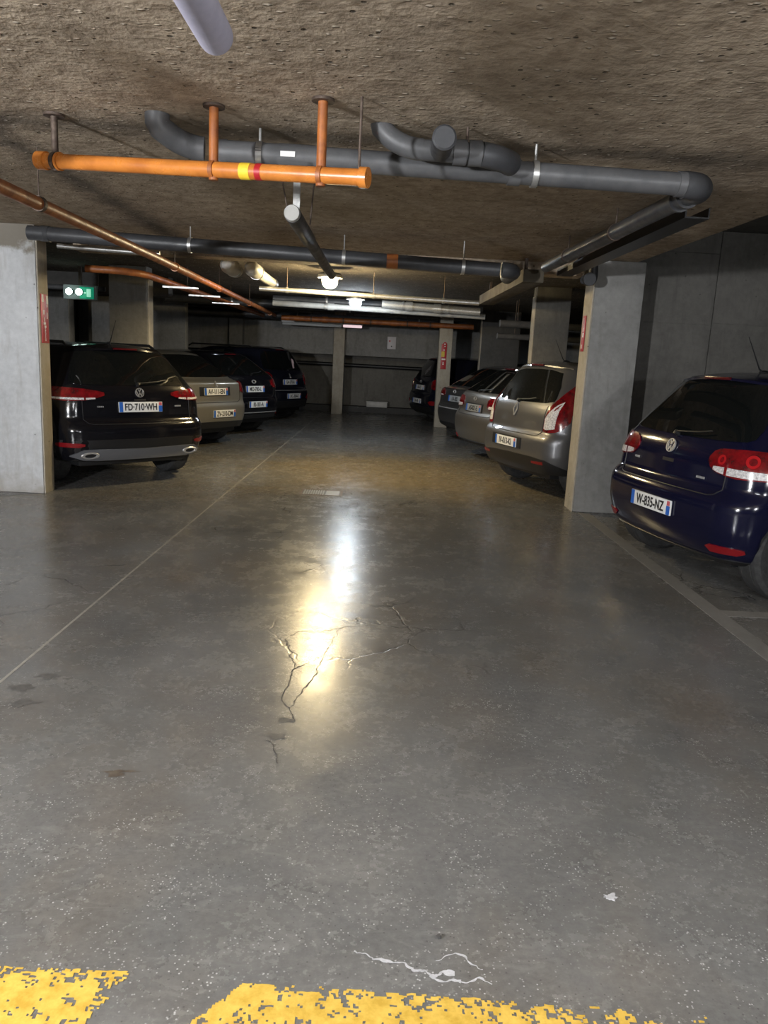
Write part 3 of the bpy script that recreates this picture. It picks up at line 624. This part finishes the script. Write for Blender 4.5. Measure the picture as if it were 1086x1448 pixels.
# ------------------------------------------------------------------ cars
class Car:
    """x right, y forward (rear end at y=0), z up."""
    def __init__(s,prof,Lg,bow=.06,rc=.27,arch=(.92,.0,.335,.31),wheelbase=2.55,crown=.05,zb=.25):
        s.Z=np.array([p[0] for p in prof]); s.YR=np.array([p[1] for p in prof]); s.W=np.array([p[2] for p in prof]); s.YF=np.array([Lg-p[3] for p in prof])
        s.L=Lg; s.bow=bow; s.rc=rc; s.yr=arch[0]; s.yf=arch[0]+wheelbase; s.R=arch[2]+.035; s.rw=arch[3]; s.crown=crown; s.zb=zb
    def at(s,z):
        k=[]
        for d in (-.02,-.01,0,.01,.02): k.append([np.interp(z+d,s.Z,a) for a in (s.YR,s.W,s.YF)])
        return np.mean(k,0)
    def rear(s,a,z):
        """point on the rear/side outline: a = distance from the centre line along the outline."""
        sg=1 if a>=0 else -1; a=abs(a); yr,w,yf=s.at(z); r=min(s.rc,w*.6); x1=w-r
        if a<=x1: x=a; y=yr+s.bow*(x/w)**2
        else:
            b=a-x1; y1=yr+s.bow*(x1/w)**2; ang=b/r
            if ang<=PI/2: x=x1+r*math.sin(ang); y=y1+r*(1-math.cos(ang))
            else: x=w; y=y1+r+(b-r*PI/2)
        return Vector((sg*x,y,z))
    def frame(s,a,z):
        p=s.rear(a,z); ta=(s.rear(a+.01,z)-s.rear(a-.01,z)).normalized(); tz=(s.rear(a,z+.015)-s.rear(a,z-.015)).normalized()
        n=ta.cross(tz).normalized(); tz=n.cross(ta)
        return Matrix(((ta.x,tz.x,n.x,p.x),(ta.y,tz.y,n.y,p.y),(ta.z,tz.z,n.z,p.z),(0,0,0,1)))   # local x right, y up surface, z outward
    def outline(s,z,zi):
        yr,w,yf=s.at(z); r=min(s.rc,w*.6); x1=w-r; pts=[]
        for x in np.linspace(0,x1,9): pts.append((x,yr+s.bow*(x/w)**2))
        y1=yr+s.bow*(x1/w)**2
        for a in np.linspace(0,PI/2,9)[1:]: pts.append((x1+r*math.sin(a),y1+r*(1-math.cos(a))))
        rf=min(.35,w*.55); ys=y1+r; ye=yf-rf-.05
        for u in np.linspace(0,1,97)[1:]: pts.append((w,ys+(ye-ys)*u))
        for a in np.linspace(0,PI/2,8)[1:]: pts.append((w-rf+rf*math.cos(a),ye+rf*math.sin(a)))
        for x in np.linspace(w-rf,0,7)[1:]: pts.append((x,yf-.05*(x/w)**2))
        return pts
    def body(s):
        zt=s.Z[-1]; zs=list(np.linspace(s.zb,.75,20))+list(np.linspace(.75,zt,34))[1:]
        V=[];F=[]; n=None; base=s.outline(.55,0)
        archz=[]
        for (x,y) in base:
            z=s.zb
            for yc in (s.yr,s.yf):
                if x>.5 and abs(y-yc)<s.R: z=max(z,s.rw+math.sqrt(s.R**2-(y-yc)**2))
            archz.append(z)
        rings=[]
        def add(h):
            full=h+[(-x,y,z) for x,y,z in h[-2:0:-1]]
            i0=len(V); V.extend(full); rings.append(list(range(i0,i0+len(full))))
        for z in zs:
            o=s.outline(z,0); h=[]
            for k,(x,y) in enumerate(o):
                zz=z
                if z<.75:
                    zz=.75-(.75-z)/(.75-s.zb)*(.75-archz[k])
                    if archz[k]>s.zb+1e-4: x,y=s.outline(zz,0)[k]; y=y+(base[k][1]-y)*(1-(zz-s.zb)/(.75-s.zb))
                h.append((x,y,zz))
            add(h)
        # roof closing
        top=s.outline(zt,0); yr,w,yf=s.at(zt)
        for t in (.12,.3,.5,.7,.88):
            h=[(x*(1-t),y+(min(max(y,yr+.3),yf-.3)-y)*t,zt+s.crown*(1-(1-t)**2)) for x,y in top]; add(h)
        for A,B in zip(rings,rings[1:]):
            m=len(A)
            for k in range(m): F.append((A[k],A[(k+1)%m],B[(k+1)%m],B[k]))
        last=rings[-1]; m=len(last); hlf=m//2
        for k in range(hlf):
            a,b=last[k],last[k+1]; c,d=last[(m-k-1)%m],last[(m-k)%m]
            F.append((a,b,c,d) if len({a,b,c,d})==4 else tuple(dict.fromkeys((a,b,c,d))))
        bm=bmesh.new(); vs=[bm.verts.new(v) for v in V]
        for f in F:
            if len(f)>=3:
                try: bm.faces.new([vs[i] for i in f])
                except ValueError: pass
        bmesh.ops.remove_doubles(bm,verts=bm.verts,dist=.0008)
        bmesh.ops.recalc_face_normals(bm,faces=bm.faces)
        return bm
    def patch(s,cols,off=.006,depth=.03,nz=8,sub=4,sharp=False):
        """panel lying on the body; cols = [(a, zlo, zhi), ...]"""
        A=[c[0] for c in cols]; aa=[]
        for i in range(len(A)-1): aa+=list(np.linspace(A[i],A[i+1],sub,endpoint=False))
        aa.append(A[-1])
        lo=np.interp(aa,A,[c[1] for c in cols]); hi=np.interp(aa,A,[c[2] for c in cols])
        bm=bmesh.new(); G=[]; Bk=[]
        for a,l,h in zip(aa,lo,hi):
            G.append([]);Bk.append([])
            for z in np.linspace(l,h,nz):
                f=s.frame(a,z); G[-1].append(bm.verts.new(f@Vector((0,0,off)))); Bk[-1].append(bm.verts.new(f@Vector((0,0,off-depth))))
        n=len(aa)
        for i in range(n-1):
            for j in range(nz-1):
                bm.faces.new((G[i][j],G[i+1][j],G[i+1][j+1],G[i][j+1]))
        per=[(i,0) for i in range(n)]+[(n-1,j) for j in range(1,nz)]+[(i,nz-1) for i in range(n-2,-1,-1)]+[(0,j) for j in range(nz-2,0,-1)]
        for k in range(len(per)):
            a=per[k]; b=per[(k+1)%len(per)]
            bm.faces.new((G[a[0]][a[1]],Bk[a[0]][a[1]],Bk[b[0]][b[1]],G[b[0]][b[1]]))
        bmesh.ops.remove_doubles(bm,verts=bm.verts,dist=.0003)
        return bm
def mir(cols): return [(-a,l,h) for a,l,h in cols][::-1]
def wheel(root,x,y,r,w,rimmat,side):
    Mx=Matrix.Translation((x,y,r))@Matrix.Rotation(PI/2*side,4,'Y')
    hw=w/2
    t=obj('wheel',lathe([(r*.66,-hw*.9),(r*.72,-hw),(r*.9,-hw*1.02),(r*.985,-hw*.8),(r,-hw*.55),(r*.99,-hw*.5),(r*.99,-hw*.42),(r,-hw*.38),(r,hw*.38),(r*.99,hw*.42),(r*.99,hw*.5),(r,hw*.55),(r*.985,hw*.8),(r*.9,hw*1.02),(r*.72,hw),(r*.66,hw*.9)],Mx,40,False),M['tyre'],root)
    bm=bmesh.new(); add_lathe(bm,[(r*.60,-hw*.8),(r*.665,-hw*.85),(r*.665,hw*.85),(r*.62,hw*.9),(r*.58,hw*.8),(r*.56,hw*.2)],Mx,40,False)
    for k in range(5):
        b=[]
        for i in (0,):
            Ms=Mx@Matrix.Rotation(k*2*PI/5,4,'Z'); add_box(bm,r*.1,r*.61,-r*.07,r*.07,hw*.35,hw*.75,bev=.006,M=Ms)
    add_lathe(bm,[(.001,hw*.3),(r*.18,hw*.3),(r*.17,hw*.85),(.001,hw*.9)],Mx,16)
    obj('rim',bm,rimmat,t)
def plate_on(root,car,a,z,text,white='plate',w=.52,h=.11,off=.012,recess=True,sx=.62):
    f=car.frame(a,z); n=f.col[2].xyz; 
    # keep plates close to vertical
    Mz=f@Matrix.Translation((0,0,off))
    p=obj('license_plate',box(-w/2,w/2,-h/2,h/2,-.012,.003,bev=.003,M=Mz),M[white],root)
    obj('plate_band',box(-w/2+.002,-w/2+.045,-h/2+.002,h/2-.002,.0025,.0042,M=Mz),M['pblue'],p,False)
    obj('plate_band',box(w/2-.045,w/2-.002,-h/2+.002,h*.12,.0025,.0042,M=Mz),M['pblue'],p,False)
    obj('plate_mark',box(w/2-.042,w/2-.006,h*.14,h/2-.006,.0025,.004,M=Mz),M['pred'],p,False)
    bm=text_bm(text,.098,.0008); xs=[v.co.x for v in bm.verts]; ys=[v.co.y for v in bm.verts]
    cx=(max(xs)+min(xs))/2; cy=(max(ys)+min(ys))/2; kx=min(.80,.405/(max(xs)-min(xs))); ky=h*.70/(max(ys)-min(ys))
    for v in bm.verts: v.co.x=(v.co.x-cx)*kx; v.co.y=(v.co.y-cy)*ky
    bmesh.ops.transform(bm,matrix=Mz@Matrix.Translation((0,0,.0045)),verts=bm.verts)
    obj('plate_text',bm,M['ink'],p,False); return p
def stroke(bm,M4,p,q,w,z0,z1):
    p=Vector(p);q=Vector(q); d=q-p; a=math.atan2(d.y,d.x)
    add_box(bm,-.0*w,d.length,-w/2,w/2,z0,z1,M=M4@Matrix.Translation((p.x,p.y,0))@Matrix.Rotation(a,4,'Z'))
def emblem(root,car,z,kind,r=.052):
    f=car.frame(0,z)@Matrix.Translation((0,0,.006)); bm=bmesh.new()
    if kind=='ring':
        add_lathe(bm,[(r*.84,0),(r*.86,.010),(r*.98,.010),(r,0)],f,32,False)
        w=r*.13
        for pts in (((-.30,.78),(0,.12)),((.30,.78),(0,.12)),((-.72,.42),(-.32,-.72)),((-.32,-.72),(0,.0)),((0,.0),(.32,-.72)),((.32,-.72),(.72,.42))):
            stroke(bm,f,Vector(pts[0])*r,Vector(pts[1])*r,w,.001,.008)
    elif kind=='diamond':
        P=[(0,r*1.5),(r*.85,0),(0,-r*1.5),(-r*.85,0)]
        for a,b in zip(P,P[1:]+P[:1]): stroke(bm,f,a,b,r*.34,.001,.012)
    elif kind=='oval':
        add_lathe(bm,[(r*.5,.0),(r*.6,.008),(r*.9,.008),(r,0)],f@Matrix.Diagonal((1.2,.7,1,1)),28,False)
    else:
        for a,b in (((-.3,.9),(.25,.5)),((.25,.5),(-.15,.1)),((-.15,.1),(.4,-.3)),((.1,-.1),(-.1,-.9)),((.4,-.3),(.45,-.9))): stroke(bm,f,Vector(a)*r,Vector(b)*r,r*.28,.001,.009)
    return obj('badge',bm,M['chrome'],root,True)
def wordmark(root,car,a,z,n,w=.012):
    bm=bmesh.new()
    f=car.frame(a,z)@Matrix.Translation((0,0,.008))
    for k in range(n):
        add_box(bm,(k-n/2)*w*1.5,(k-n/2)*w*1.5+w,-.008,.008,-.003,.002,M=f)
        add_box(bm,(k-n/2)*w*1.5+w*.3,(k-n/2)*w*1.5+w*.7,-.003,.003,.002,.0025,M=f)
    obj('name_letters',bm,M['chrome'],root,False)
def roof_z(car,y):
    return car.Z[-1]+car.crown
def make_car(name,label,car,X,Y,hd,pm,lights,window,plates,em,wheels=(.32,.21,'rim'),clear=None,blackbits=(),silver=(),reflect=None,spoiler=True,antenna=.6,brake=True,exhaust=False,rails=False,gate=None,words=(),wiper=True,sidewin=True,handle=None,chromebar=None,tint=None,platecol='plate'):
    t=thing(name,label,'car',(X,Y,0),math.radians(hd))
    obj('body',car.body(),pm,t,True,60)
    obj('underbody',box(-.66,.66,.22,car.L-.3,.20,.72,bev=.04),M['black'],t)
    r,w,rm=wheels; hwx=car.at(.5)[1]-w/2-.03
    for sx in (1,-1):
        for y in (car.yr,car.yf): wheel(t,sx*hwx,y,r,w,M[rm],sx)
    tr=.0
    rw=obj('rear_window',car.patch(window,.004,.02,14,5),M['glass'],t)
    if wiper:
        z0=window[0][1]+.0; zc=min(c[1] for c in window)
        p=[car.frame(a,z)@Vector((0,0,.03)) for a,z in ((.0,zc+.01),(.12,zc+.018),(.25,zc+.028),(.36,zc+.045))]
        wp=obj('wiper',tube(p,.007,8),M['black'],t); obj('wiper_pivot',lathe([(.001,0),(.022,0),(.018,.035),(.001,.04)],car.frame(0,zc+.005),14),M['black'],wp)
    for sg,name2 in ((1,'r'),(-1,'l')):
        cols=lights if sg>0 else mir(lights)
        l=obj('tail_light',car.patch(cols,.010,.03,8,4),M['redlens'],t)
        for c in (clear or []):
            cc=c if sg>0 else mir(c)
            obj('clear_strip',car.patch(cc,.013,.01,4,4),M['clear'],l)
        if reflect:
            obj('reflector',car.patch(reflect if sg>0 else mir(reflect),.010,.02,4,3),M['redrefl'],t)
        # side glass, mirror
        if sidewin:
            zb=min(c[1] for c in window)
            bm=bmesh.new(); ys=np.linspace(car.at(zb+.1)[0]+.62,car.L-1.75,20); rows=8; G=[]
            ztop=car.Z[-1]-.05
            for i,y in enumerate(ys):
                G.append([])
                for j in range(rows):
                    u=j/(rows-1); z=zb-.02+(ztop-zb+.02)*u
                    yy=y+(.35*u*(1-i/19)) -(.55*u*(i/19)); xx=car.at(z)[1]+.004
                    G[-1].append(bm.verts.new((sg*xx,yy,z)))
            for i in range(19):
                for j in range(rows-1): bm.faces.new((G[i][j],G[i+1][j],G[i+1][j+1],G[i][j+1]))
            obj('side_window',bm,M['glass'],t)
            bm=bmesh.new(); add_box(bm,-.05,.05,-.11,.10,-.07,.08,bev=.03,M=Matrix.Translation((sg*(car.at(1.0)[1]+.045),car.L-1.75,1.02)))
            obj('mirror',bm,pm,t)
    # windscreen
    bm=bmesh.new(); G=[]
    for i in range(13):
        G.append([]);
        for j in range(7):
            z=1.04+(car.Z[-1]-.08-1.04)*j/6; yr,w_,yf=car.at(z); x=(w_-.16)*(i/6-1); G[-1].append(bm.verts.new((x,yf-.05*(x/w_)**2+.006,z)))
    for i in range(12):
        for j in range(6): bm.faces.new((G[i][j],G[i+1][j],G[i+1][j+1],G[i][j+1]))
    obj('windscreen',bm,M['glass'],t)
    for c in blackbits: obj('bumper_cladding',car.patch(c,.008,.02,5,6),M['black'],t)
    for c in silver: obj('skid_panel',car.patch(c,.016,.03,5,6),M['silver'],t)
    if chromebar: obj('chrome_bar',car.patch(chromebar,.012,.02,3,6),M['chrome'],t)
    if gate:
        x,z0,z1=gate
        bm=bmesh.new(); pts=[car.frame(a,z)@Vector((0,0,.0015)) for a,z in [(-x*1.02,z1)]+[(-x,zz) for zz in np.linspace(z1-.05,z0+.05,6)]+[(-x+.04,z0+.01)]+[(aa,z0) for aa in np.linspace(-x+.09,x-.09,12)]+[(x-.04,z0+.01)]+[(x,zz) for zz in np.linspace(z0+.05,z1-.05,6)]+[(x*1.02,z1)]]
        add_tube(bm,pts,.0045,6); obj('tailgate_seam',bm,M['ink'],t)
    if handle: obj('handle_recess',car.patch(handle,.003,.01,3,4),M['ink'],t)
    for (a,z,txt,c) in plates: plate_on(t,car,a,z,txt,c)
    if em: emblem(t,car,em[1],em[0])
    for (a,z,n) in words: wordmark(t,car,a,z,n)
    zt=car.Z[-1]; yr,w_,_=car.at(zt)
    if spoiler:
        bm=bmesh.new(); G=[]
        for x in np.linspace(-w_*.92,w_*.92,17):
            k=(x/w_)**2; y0=yr+car.bow*k*1.6; 
            G.append([bm.verts.new((x,y0+.16,zt+car.crown*(.62-.5*k)+.004)),bm.verts.new((x,y0+.04,zt+.022-.035*k)),bm.verts.new((x,y0-.055,zt+.004-.04*k)),bm.verts.new((x,y0-.06,zt-.014-.04*k)),bm.verts.new((x,y0+.03,zt-.035-.04*k))])
        for i in range(16):
            for j in range(4): bm.faces.new((G[i][j],G[i+1][j],G[i+1][j+1],G[i][j+1]))
        bm.faces.new(G[0]); bm.faces.new(G[-1][::-1])
        obj('roof_spoiler',bm,pm,t)
    if brake:
        dy=-.062 if spoiler else .0
        obj('brake_light',box(-.14,.14,yr+dy-.006,yr+dy+.02,zt-.012,zt+.008,bev=.003),M['brake'],t)
    if antenna:
        y=yr+antenna*.55; z=zt+car.crown*.93
        b=obj('antenna',tube([(0,y,z),(0,y-.04,z+.03),(0,y-.17,z+.26)],[.012,.006,.0025],8),M['black'],t)
        obj('antenna_foot',lathe([(.04,-.012),(.03,.012),(.012,.022),(.001,.024)],Matrix.Translation((0,y+.01,z))@Matrix.Diagonal((.7,1.5,1,1)),14),M['black'],b)
    if rails:
        for sg in (1,-1):
            pts=[(sg*(w_-.03),yr+.22,zt+.0),(sg*(w_-.04),yr+.32,zt+.045),(sg*(w_-.04),yr+1.9,zt+.05),(sg*(w_-.04),yr+2.0,zt+.0)]
            obj('roof_rail',tube(pts,.016,10),M['black'],t)
    if exhaust:
        for sg in (1,-1):
            f=car.frame(sg*.60,.345)@Matrix.Translation((0,0,.02))
            bm=bmesh.new(); add_lathe(bm,[(.030,0),(.034,.012),(.048,.012),(.054,0)],f@Matrix.Diagonal((1.9,.75,1,1)),28)
            e=obj('exhaust_trim',bm,M['chrome'],t); obj('exhaust_hole',lathe([(.001,.002),(.034,.002),(.034,.004),(.001,.004)],f@Matrix.Diagonal((1.9,.75,1,1)),24),M['ink'],e)
    return t
def prof(H,bumper=.62,belt=1.0,rake=.40,w=.89,gate=.08,wt=.56,deck=None,kick=.14):
    p=[(.24,kick,w-.10,.22),(.28,.06,w-.05,.10),(.38,.02,w-.02,.03),(.48,0,w-.005,0),(bumper-.02,.0,w,.0),(bumper+.045,.025,w+.0,.02),(bumper+.075,gate*.9,w,.05),(belt-.22,gate,w-.002,.14),(belt-.12,gate+.008,w-.015,.30)]
    if deck: p+=[(belt-.03,gate+.02,w-.05,.75),(belt-.012,gate+.04,w-.06,.9),(belt+.0,gate+.18,w-.075,1.05),(belt+.02,gate+deck,w-.09,1.2)]; y0=gate+deck
    else: p+=[(belt-.03,gate+.03,w-.045,.75),(belt+.02,gate+.055,w-.075,1.15)]; y0=gate+.055
    ht=H-.055
    for u in (.33,.66,.9): p.append((belt+.02+(ht-belt-.02)*u,y0+(rake-y0+gate)*(u**1.05),(w-.075)+(wt+.07-(w-.075))*u,1.15+.85*u))
    p.append((ht-.012,rake+gate-.0,wt+.055,2.05)); p.append((ht,rake+gate+.02,wt+.03,2.15))
    return p

# --- navy hatchback, right
c=Car(prof(1.53,.65,1.02,.38,.885,.08,.56),4.0,.07,.27,(.58,0,.32,.32),2.55)
BLUE=make_car('car','navy blue hatchback on the right, nearest the viewer',c,2.11,5.66,-77,P_blue,
  [(.44,.915,.945),(.47,.875,.985),(.52,.845,1.005),(.7,.825,1.015),(.95,.83,1.01),(1.02,.85,.99)],
  [(-.70,1.085,1.15),(-.66,1.065,1.26),(-.5,1.055,1.435),(-.3,1.05,1.45),(0,1.048,1.455),(.3,1.05,1.45),(.5,1.055,1.435),(.66,1.065,1.26),(.70,1.085,1.15)],
  [(-.02,.535,'W-835-NZ','plate')],('ring',.965),(.325,.21,'rimd'),
  clear=[[(.50,.862,.885),(.54,.85,.888),(.60,.842,.888)],[(.63,.84,.89),(.8,.836,.885),(.97,.84,.88)]],
  reflect=[(.58,.35,.355),(.62,.32,.372),(.80,.325,.372),(.86,.345,.365)],gate=(.62,.69,1.0),words=((-.42,.83,4),(.40,.79,5)),
  blackbits=([(-.9,.245,.28),(0,.245,.27),(.9,.245,.28)],),antenna=.6,handle=[(-.07,.85,.875),(.07,.85,.875)])
for sg in (1,):
    l=[o for o in BLUE.children if o.name.startswith('tail_light')][0]
    for a_,z_,r_ in ((.78,.945,.045),(.56,.935,.034)):
        obj('lens_ring',lathe([(r_*.55,.0),(r_*.6,.006),(r_,.006),(r_*1.02,.0)],c.frame(a_,z_)@Matrix.Translation((0,0,.008)),24,False),M['redbright'],l)
# --- black estate, left
c=Car(prof(1.50,.62,1.03,.36,.88,.09,.52,kick=.16),4.55,.09,.27,(.72,0,.335,.335),2.63,zb=.275)
make_car('car','black estate car parked beside the white pillar on the left',c,-2.50,8.42,47,P_black,
  [(.40,.955,.985),(.46,.935,1.0),(.6,.905,1.02),(.8,.895,1.03),(1.0,.91,1.03)],
  [(-.72,1.075,1.11),(-.66,1.07,1.25),(-.54,1.065,1.40),(-.3,1.06,1.41),(0,1.06,1.415),(.3,1.06,1.41),(.54,1.065,1.40),(.66,1.07,1.25),(.72,1.075,1.11)],
  [(0,.835,'FD·710·WH','plate')],('ring',.985),(.335,.225,'rimd'),
  clear=[[(.50,.918,.932),(.6,.910,.93)],[(.62,.908,.93),(.95,.912,.93)]],
  reflect=[(.66,.44,.46),(.72,.425,.47),(.92,.43,.475),(.98,.445,.465)],gate=(.64,.66,1.02),words=((-.45,.84,4),(.48,.84,5)),
  blackbits=([(-1.1,.28,.50),(0,.28,.50),(1.1,.28,.50)],),silver=([(-.80,.335,.34),(-.66,.295,.40),(-.5,.285,.405),(0,.285,.395),(.5,.285,.405),(.66,.295,.40),(.80,.335,.34)],),exhaust=True,rails=True,antenna=.55,handle=[(-.07,.90,.92),(.07,.90,.92)])
# --- champagne saloon, left
c=Car(prof(1.45,.64,1.02,.78,.855,.04,.56,deck=.20),4.35,.08,.28,(.76,0,.32,.32),2.55,zb=.30)
make_car('car','champagne saloon, second car in the left row',c,-2.42,11.90,60,P_gold,
  [(.60,.86,1.0),(.66,.83,1.0),(.8,.82,.99),(1.0,.85,.985)],
  [(-.62,1.07,1.16),(-.55,1.065,1.36),(-.3,1.06,1.375),(0,1.06,1.38),(.3,1.06,1.375),(.55,1.065,1.36),(.62,1.07,1.16)],
  [(0,.855,'AV-111-EN','plate'),(.15,.52,'ZV-210-DM','plate')],('lion',.965),(.32,.205,'rimd'),
  reflect=[(.9,.50,.53),(1.0,.50,.53)],gate=(.60,.69,1.0),blackbits=([(-1.0,.30,.39),(0,.30,.40),(1.0,.30,.39)],),spoiler=False,antenna=0,brake=False,wiper=False,handle=[(-.34,.79,.925),(.34,.79,.925)])
# --- black hatchback, left
c=Car(prof(1.47,.62,1.02,.62,.855,.05,.55),4.2,.09,.28,(.74,0,.32,.32),2.55,zb=.30)
make_car('car','black hatchback, third car in the left row',c,-2.16,14.02,60,P_black,
  [(.52,.88,.97),(.6,.85,1.0),(.8,.82,1.0),(1.02,.84,.98)],
  [(-.64,1.07,1.16),(-.56,1.065,1.37),(-.3,1.06,1.385),(0,1.06,1.39),(.3,1.06,1.385),(.56,1.065,1.37),(.64,1.07,1.16)],
  [(.02,.82,'MO-700-L','plate'),(.05,.55,'RI-181-A','plate')],('oval',.95),(.32,.205,'rimd'),
  reflect=[(.7,.35,.38),(.9,.35,.38)],gate=(.60,.67,1.0),chromebar=[(-.95,.40,.412),(0,.40,.412),(.95,.40,.412)],antenna=0,blackbits=([(-1.0,.30,.37),(0,.30,.37),(1.0,.30,.37)],))
# --- black SUV, far left
c=Car(prof(1.60,.66,1.06,.34,.88,.06,.60),4.15,.09,.27,(.74,0,.34,.34),2.52,zb=.31)
make_car('car','tall black hatchback at far end of the left row',c,-1.86,17.15,62,P_ink,
  [(.60,.90,1.0),(.66,.80,1.06),(.8,.76,1.08),(1.0,.80,1.06)],
  [(-.72,1.13,1.18),(-.64,1.12,1.42),(-.5,1.115,1.49),(0,1.11,1.50),(.5,1.115,1.49),(.64,1.12,1.42),(.72,1.13,1.18)],
  [(0,.86,'EA-570-B','plate'),(.08,.56,'DC-304-K','plate')],('lion',.99),(.34,.21,'rimd'),
  reflect=[(.62,.50,.52),(.7,.47,.60),(1.0,.47,.60)],gate=(.62,.70,1.04),blackbits=([(-1.0,.31,.46),(0,.31,.46),(1.0,.31,.46)],),chromebar=[(-.9,.675,.683),(0,.675,.683),(.9,.675,.683)],antenna=0,rails=True)
# --- graphite minivan, right
c=Car(prof(1.56,.66,1.06,.30,.90,.07,.60),4.3,.09,.26,(.64,0,.325,.325),2.65,zb=.28)
make_car('car','graphite grey minivan with tall tail lights behind the grey pillar',c,1.62,9.34,-71,P_grey,
  [(.62,.76,.90),(.66,.75,1.04),(.72,.75,1.18),(.80,.76,1.34),(.88,.80,1.40),(.95,.88,1.36)],
  [(-.66,1.10,1.14),(-.62,1.09,1.26),(-.52,1.075,1.42),(-.3,1.07,1.45),(0,1.065,1.455),(.3,1.07,1.45),(.52,1.075,1.42),(.62,1.09,1.26),(.66,1.10,1.14)],
  [(-.04,.58,'IV-013-KI','plate')],('diamond',.97),(.325,.21,'rimd'),
  clear=[[(.63,.79,.90),(.68,.78,.98),(.74,.79,1.06),(.79,.80,1.10)]],
  reflect=[(.52,.385,.41),(.72,.385,.42)],gate=(.60,.70,1.05),words=((-.36,.70,6),),blackbits=([(-.42,.52,.645),(0,.515,.65),(.30,.52,.645)],[(-1.0,.28,.36),(-.5,.28,.44),(0,.28,.46),(.5,.28,.46),(.75,.28,.44),(1.0,.28,.34)]),antenna=.6)
# --- taupe car, right
c=Car(prof(1.47,.66,1.0,.62,.88,.06,.56),4.3,.09,.29,(.92,0,.32,.32),2.6)
make_car('car','taupe hatchback between the minivan and the dark saloon',c,1.46,12.0,-72,P_taupe,
  [(.42,.84,.93),(.48,.80,.97),(.7,.79,.975),(.9,.80,.965),(.98,.83,.95)],
  [(-.66,1.06,1.11),(-.60,1.05,1.34),(-.4,1.045,1.385),(0,1.04,1.395),(.4,1.045,1.385),(.60,1.05,1.34),(.66,1.06,1.11)],
  [(0,.80,'AS-021-E','pgrey')],('oval',.945),(.32,.205,'rimd'),
  clear=[[(.47,.812,.85),(.7,.80,.86),(.85,.805,.86)]],reflect=[(.62,.29,.36),(.72,.27,.35),(.8,.26,.30)],gate=(.60,.69,.99),handle=[(-.30,.735,.87),(.30,.735,.87)],antenna=0,blackbits=([(-1.0,.25,.29),(0,.25,.29),(1.0,.25,.29)],))
# --- dark saloon, right
c=Car(prof(1.45,.64,1.0,.78,.88,.04,.56,deck=.16),4.4,.08,.28,(.92,0,.32,.32),2.6)
make_car('car','dark anthracite saloon partly hidden behind the pale sign pillar',c,1.42,14.6,-69,P_dgrey,
  [(.42,.86,.94),(.5,.83,.97),(.8,.83,.98),(1.0,.85,.97)],
  [(-.62,1.05,1.14),(-.55,1.045,1.34),(-.3,1.04,1.365),(0,1.04,1.37),(.3,1.04,1.365),(.55,1.045,1.34),(.62,1.05,1.14)],
  [(.06,.80,'LA-302','pgrey'),(-.5,.86,'FR','pgrey')][:1],('oval',.93),(.32,.205,'rimd'),gate=(.60,.67,.98),chromebar=[(-1.0,.605,.625),(0,.605,.625),(1.0,.605,.625)],clear=[[(.5,.84,.86),(.9,.85,.87)]],spoiler=False,brake=False,antenna=0,wiper=False,blackbits=([(-1.0,.25,.34),(0,.25,.34),(1.0,.25,.34)],))
# --- dark SUV, far right
c=Car(prof(1.58,.66,1.04,.34,.88,.06,.60),4.0,.09,.27,(.84,0,.33,.33),2.5,zb=.24)
make_car('car','dark tall hatchback at far end of the right row',c,.98,18.72,-72,P_ink,
  [(.60,.88,1.0),(.66,.82,1.04),(.8,.80,1.05),(1.0,.84,1.04)],
  [(-.70,1.11,1.16),(-.62,1.10,1.40),(-.5,1.095,1.47),(0,1.09,1.48),(.5,1.095,1.47),(.62,1.10,1.40),(.70,1.11,1.16)],
  [(0,.84,'BA-012','plate'),(.0,.52,'FA-145','plate')],('oval',.98),(.33,.21,'rimd'),reflect=[(.62,.50,.52),(.7,.45,.55),(1.0,.45,.55)],gate=(.62,.70,1.03),antenna=0,blackbits=([(-1.0,.24,.40),(0,.24,.40),(1.0,.24,.40)],))

# ------------------------------------------------------------------ camera, world
cam=bpy.data.cameras.new('camera'); co=bpy.data.objects.new('camera',cam); COL.objects.link(co)
f=1088.; cx,cy=543.,724.
def cd(x,y): return Vector(((x-cx)/f,-(y-cy)/f,-1))
up=-cd(267,6130).normalized(); fy=cd(535,504.6); fy=(fy-up*up.dot(fy)).normalized(); fx=fy.cross(up)
co.matrix_world=Matrix.Translation((0,0,1.5)) @ Matrix((fx,fy,up)).to_4x4()
cam.sensor_fit='VERTICAL'; cam.sensor_height=36; cam.sensor_width=27; cam.lens=36*f/1448; cam.clip_start=.05
SC.camera=co
w=bpy.data.worlds.new('world'); SC.world=w; w.use_nodes=True
w.node_tree.nodes['Background'].inputs[0].default_value=(0,0,0,1)
vs=SC.view_settings; vs.view_transform='Standard'; vs.look='None'; vs.gamma=1; vs.exposure=0.1
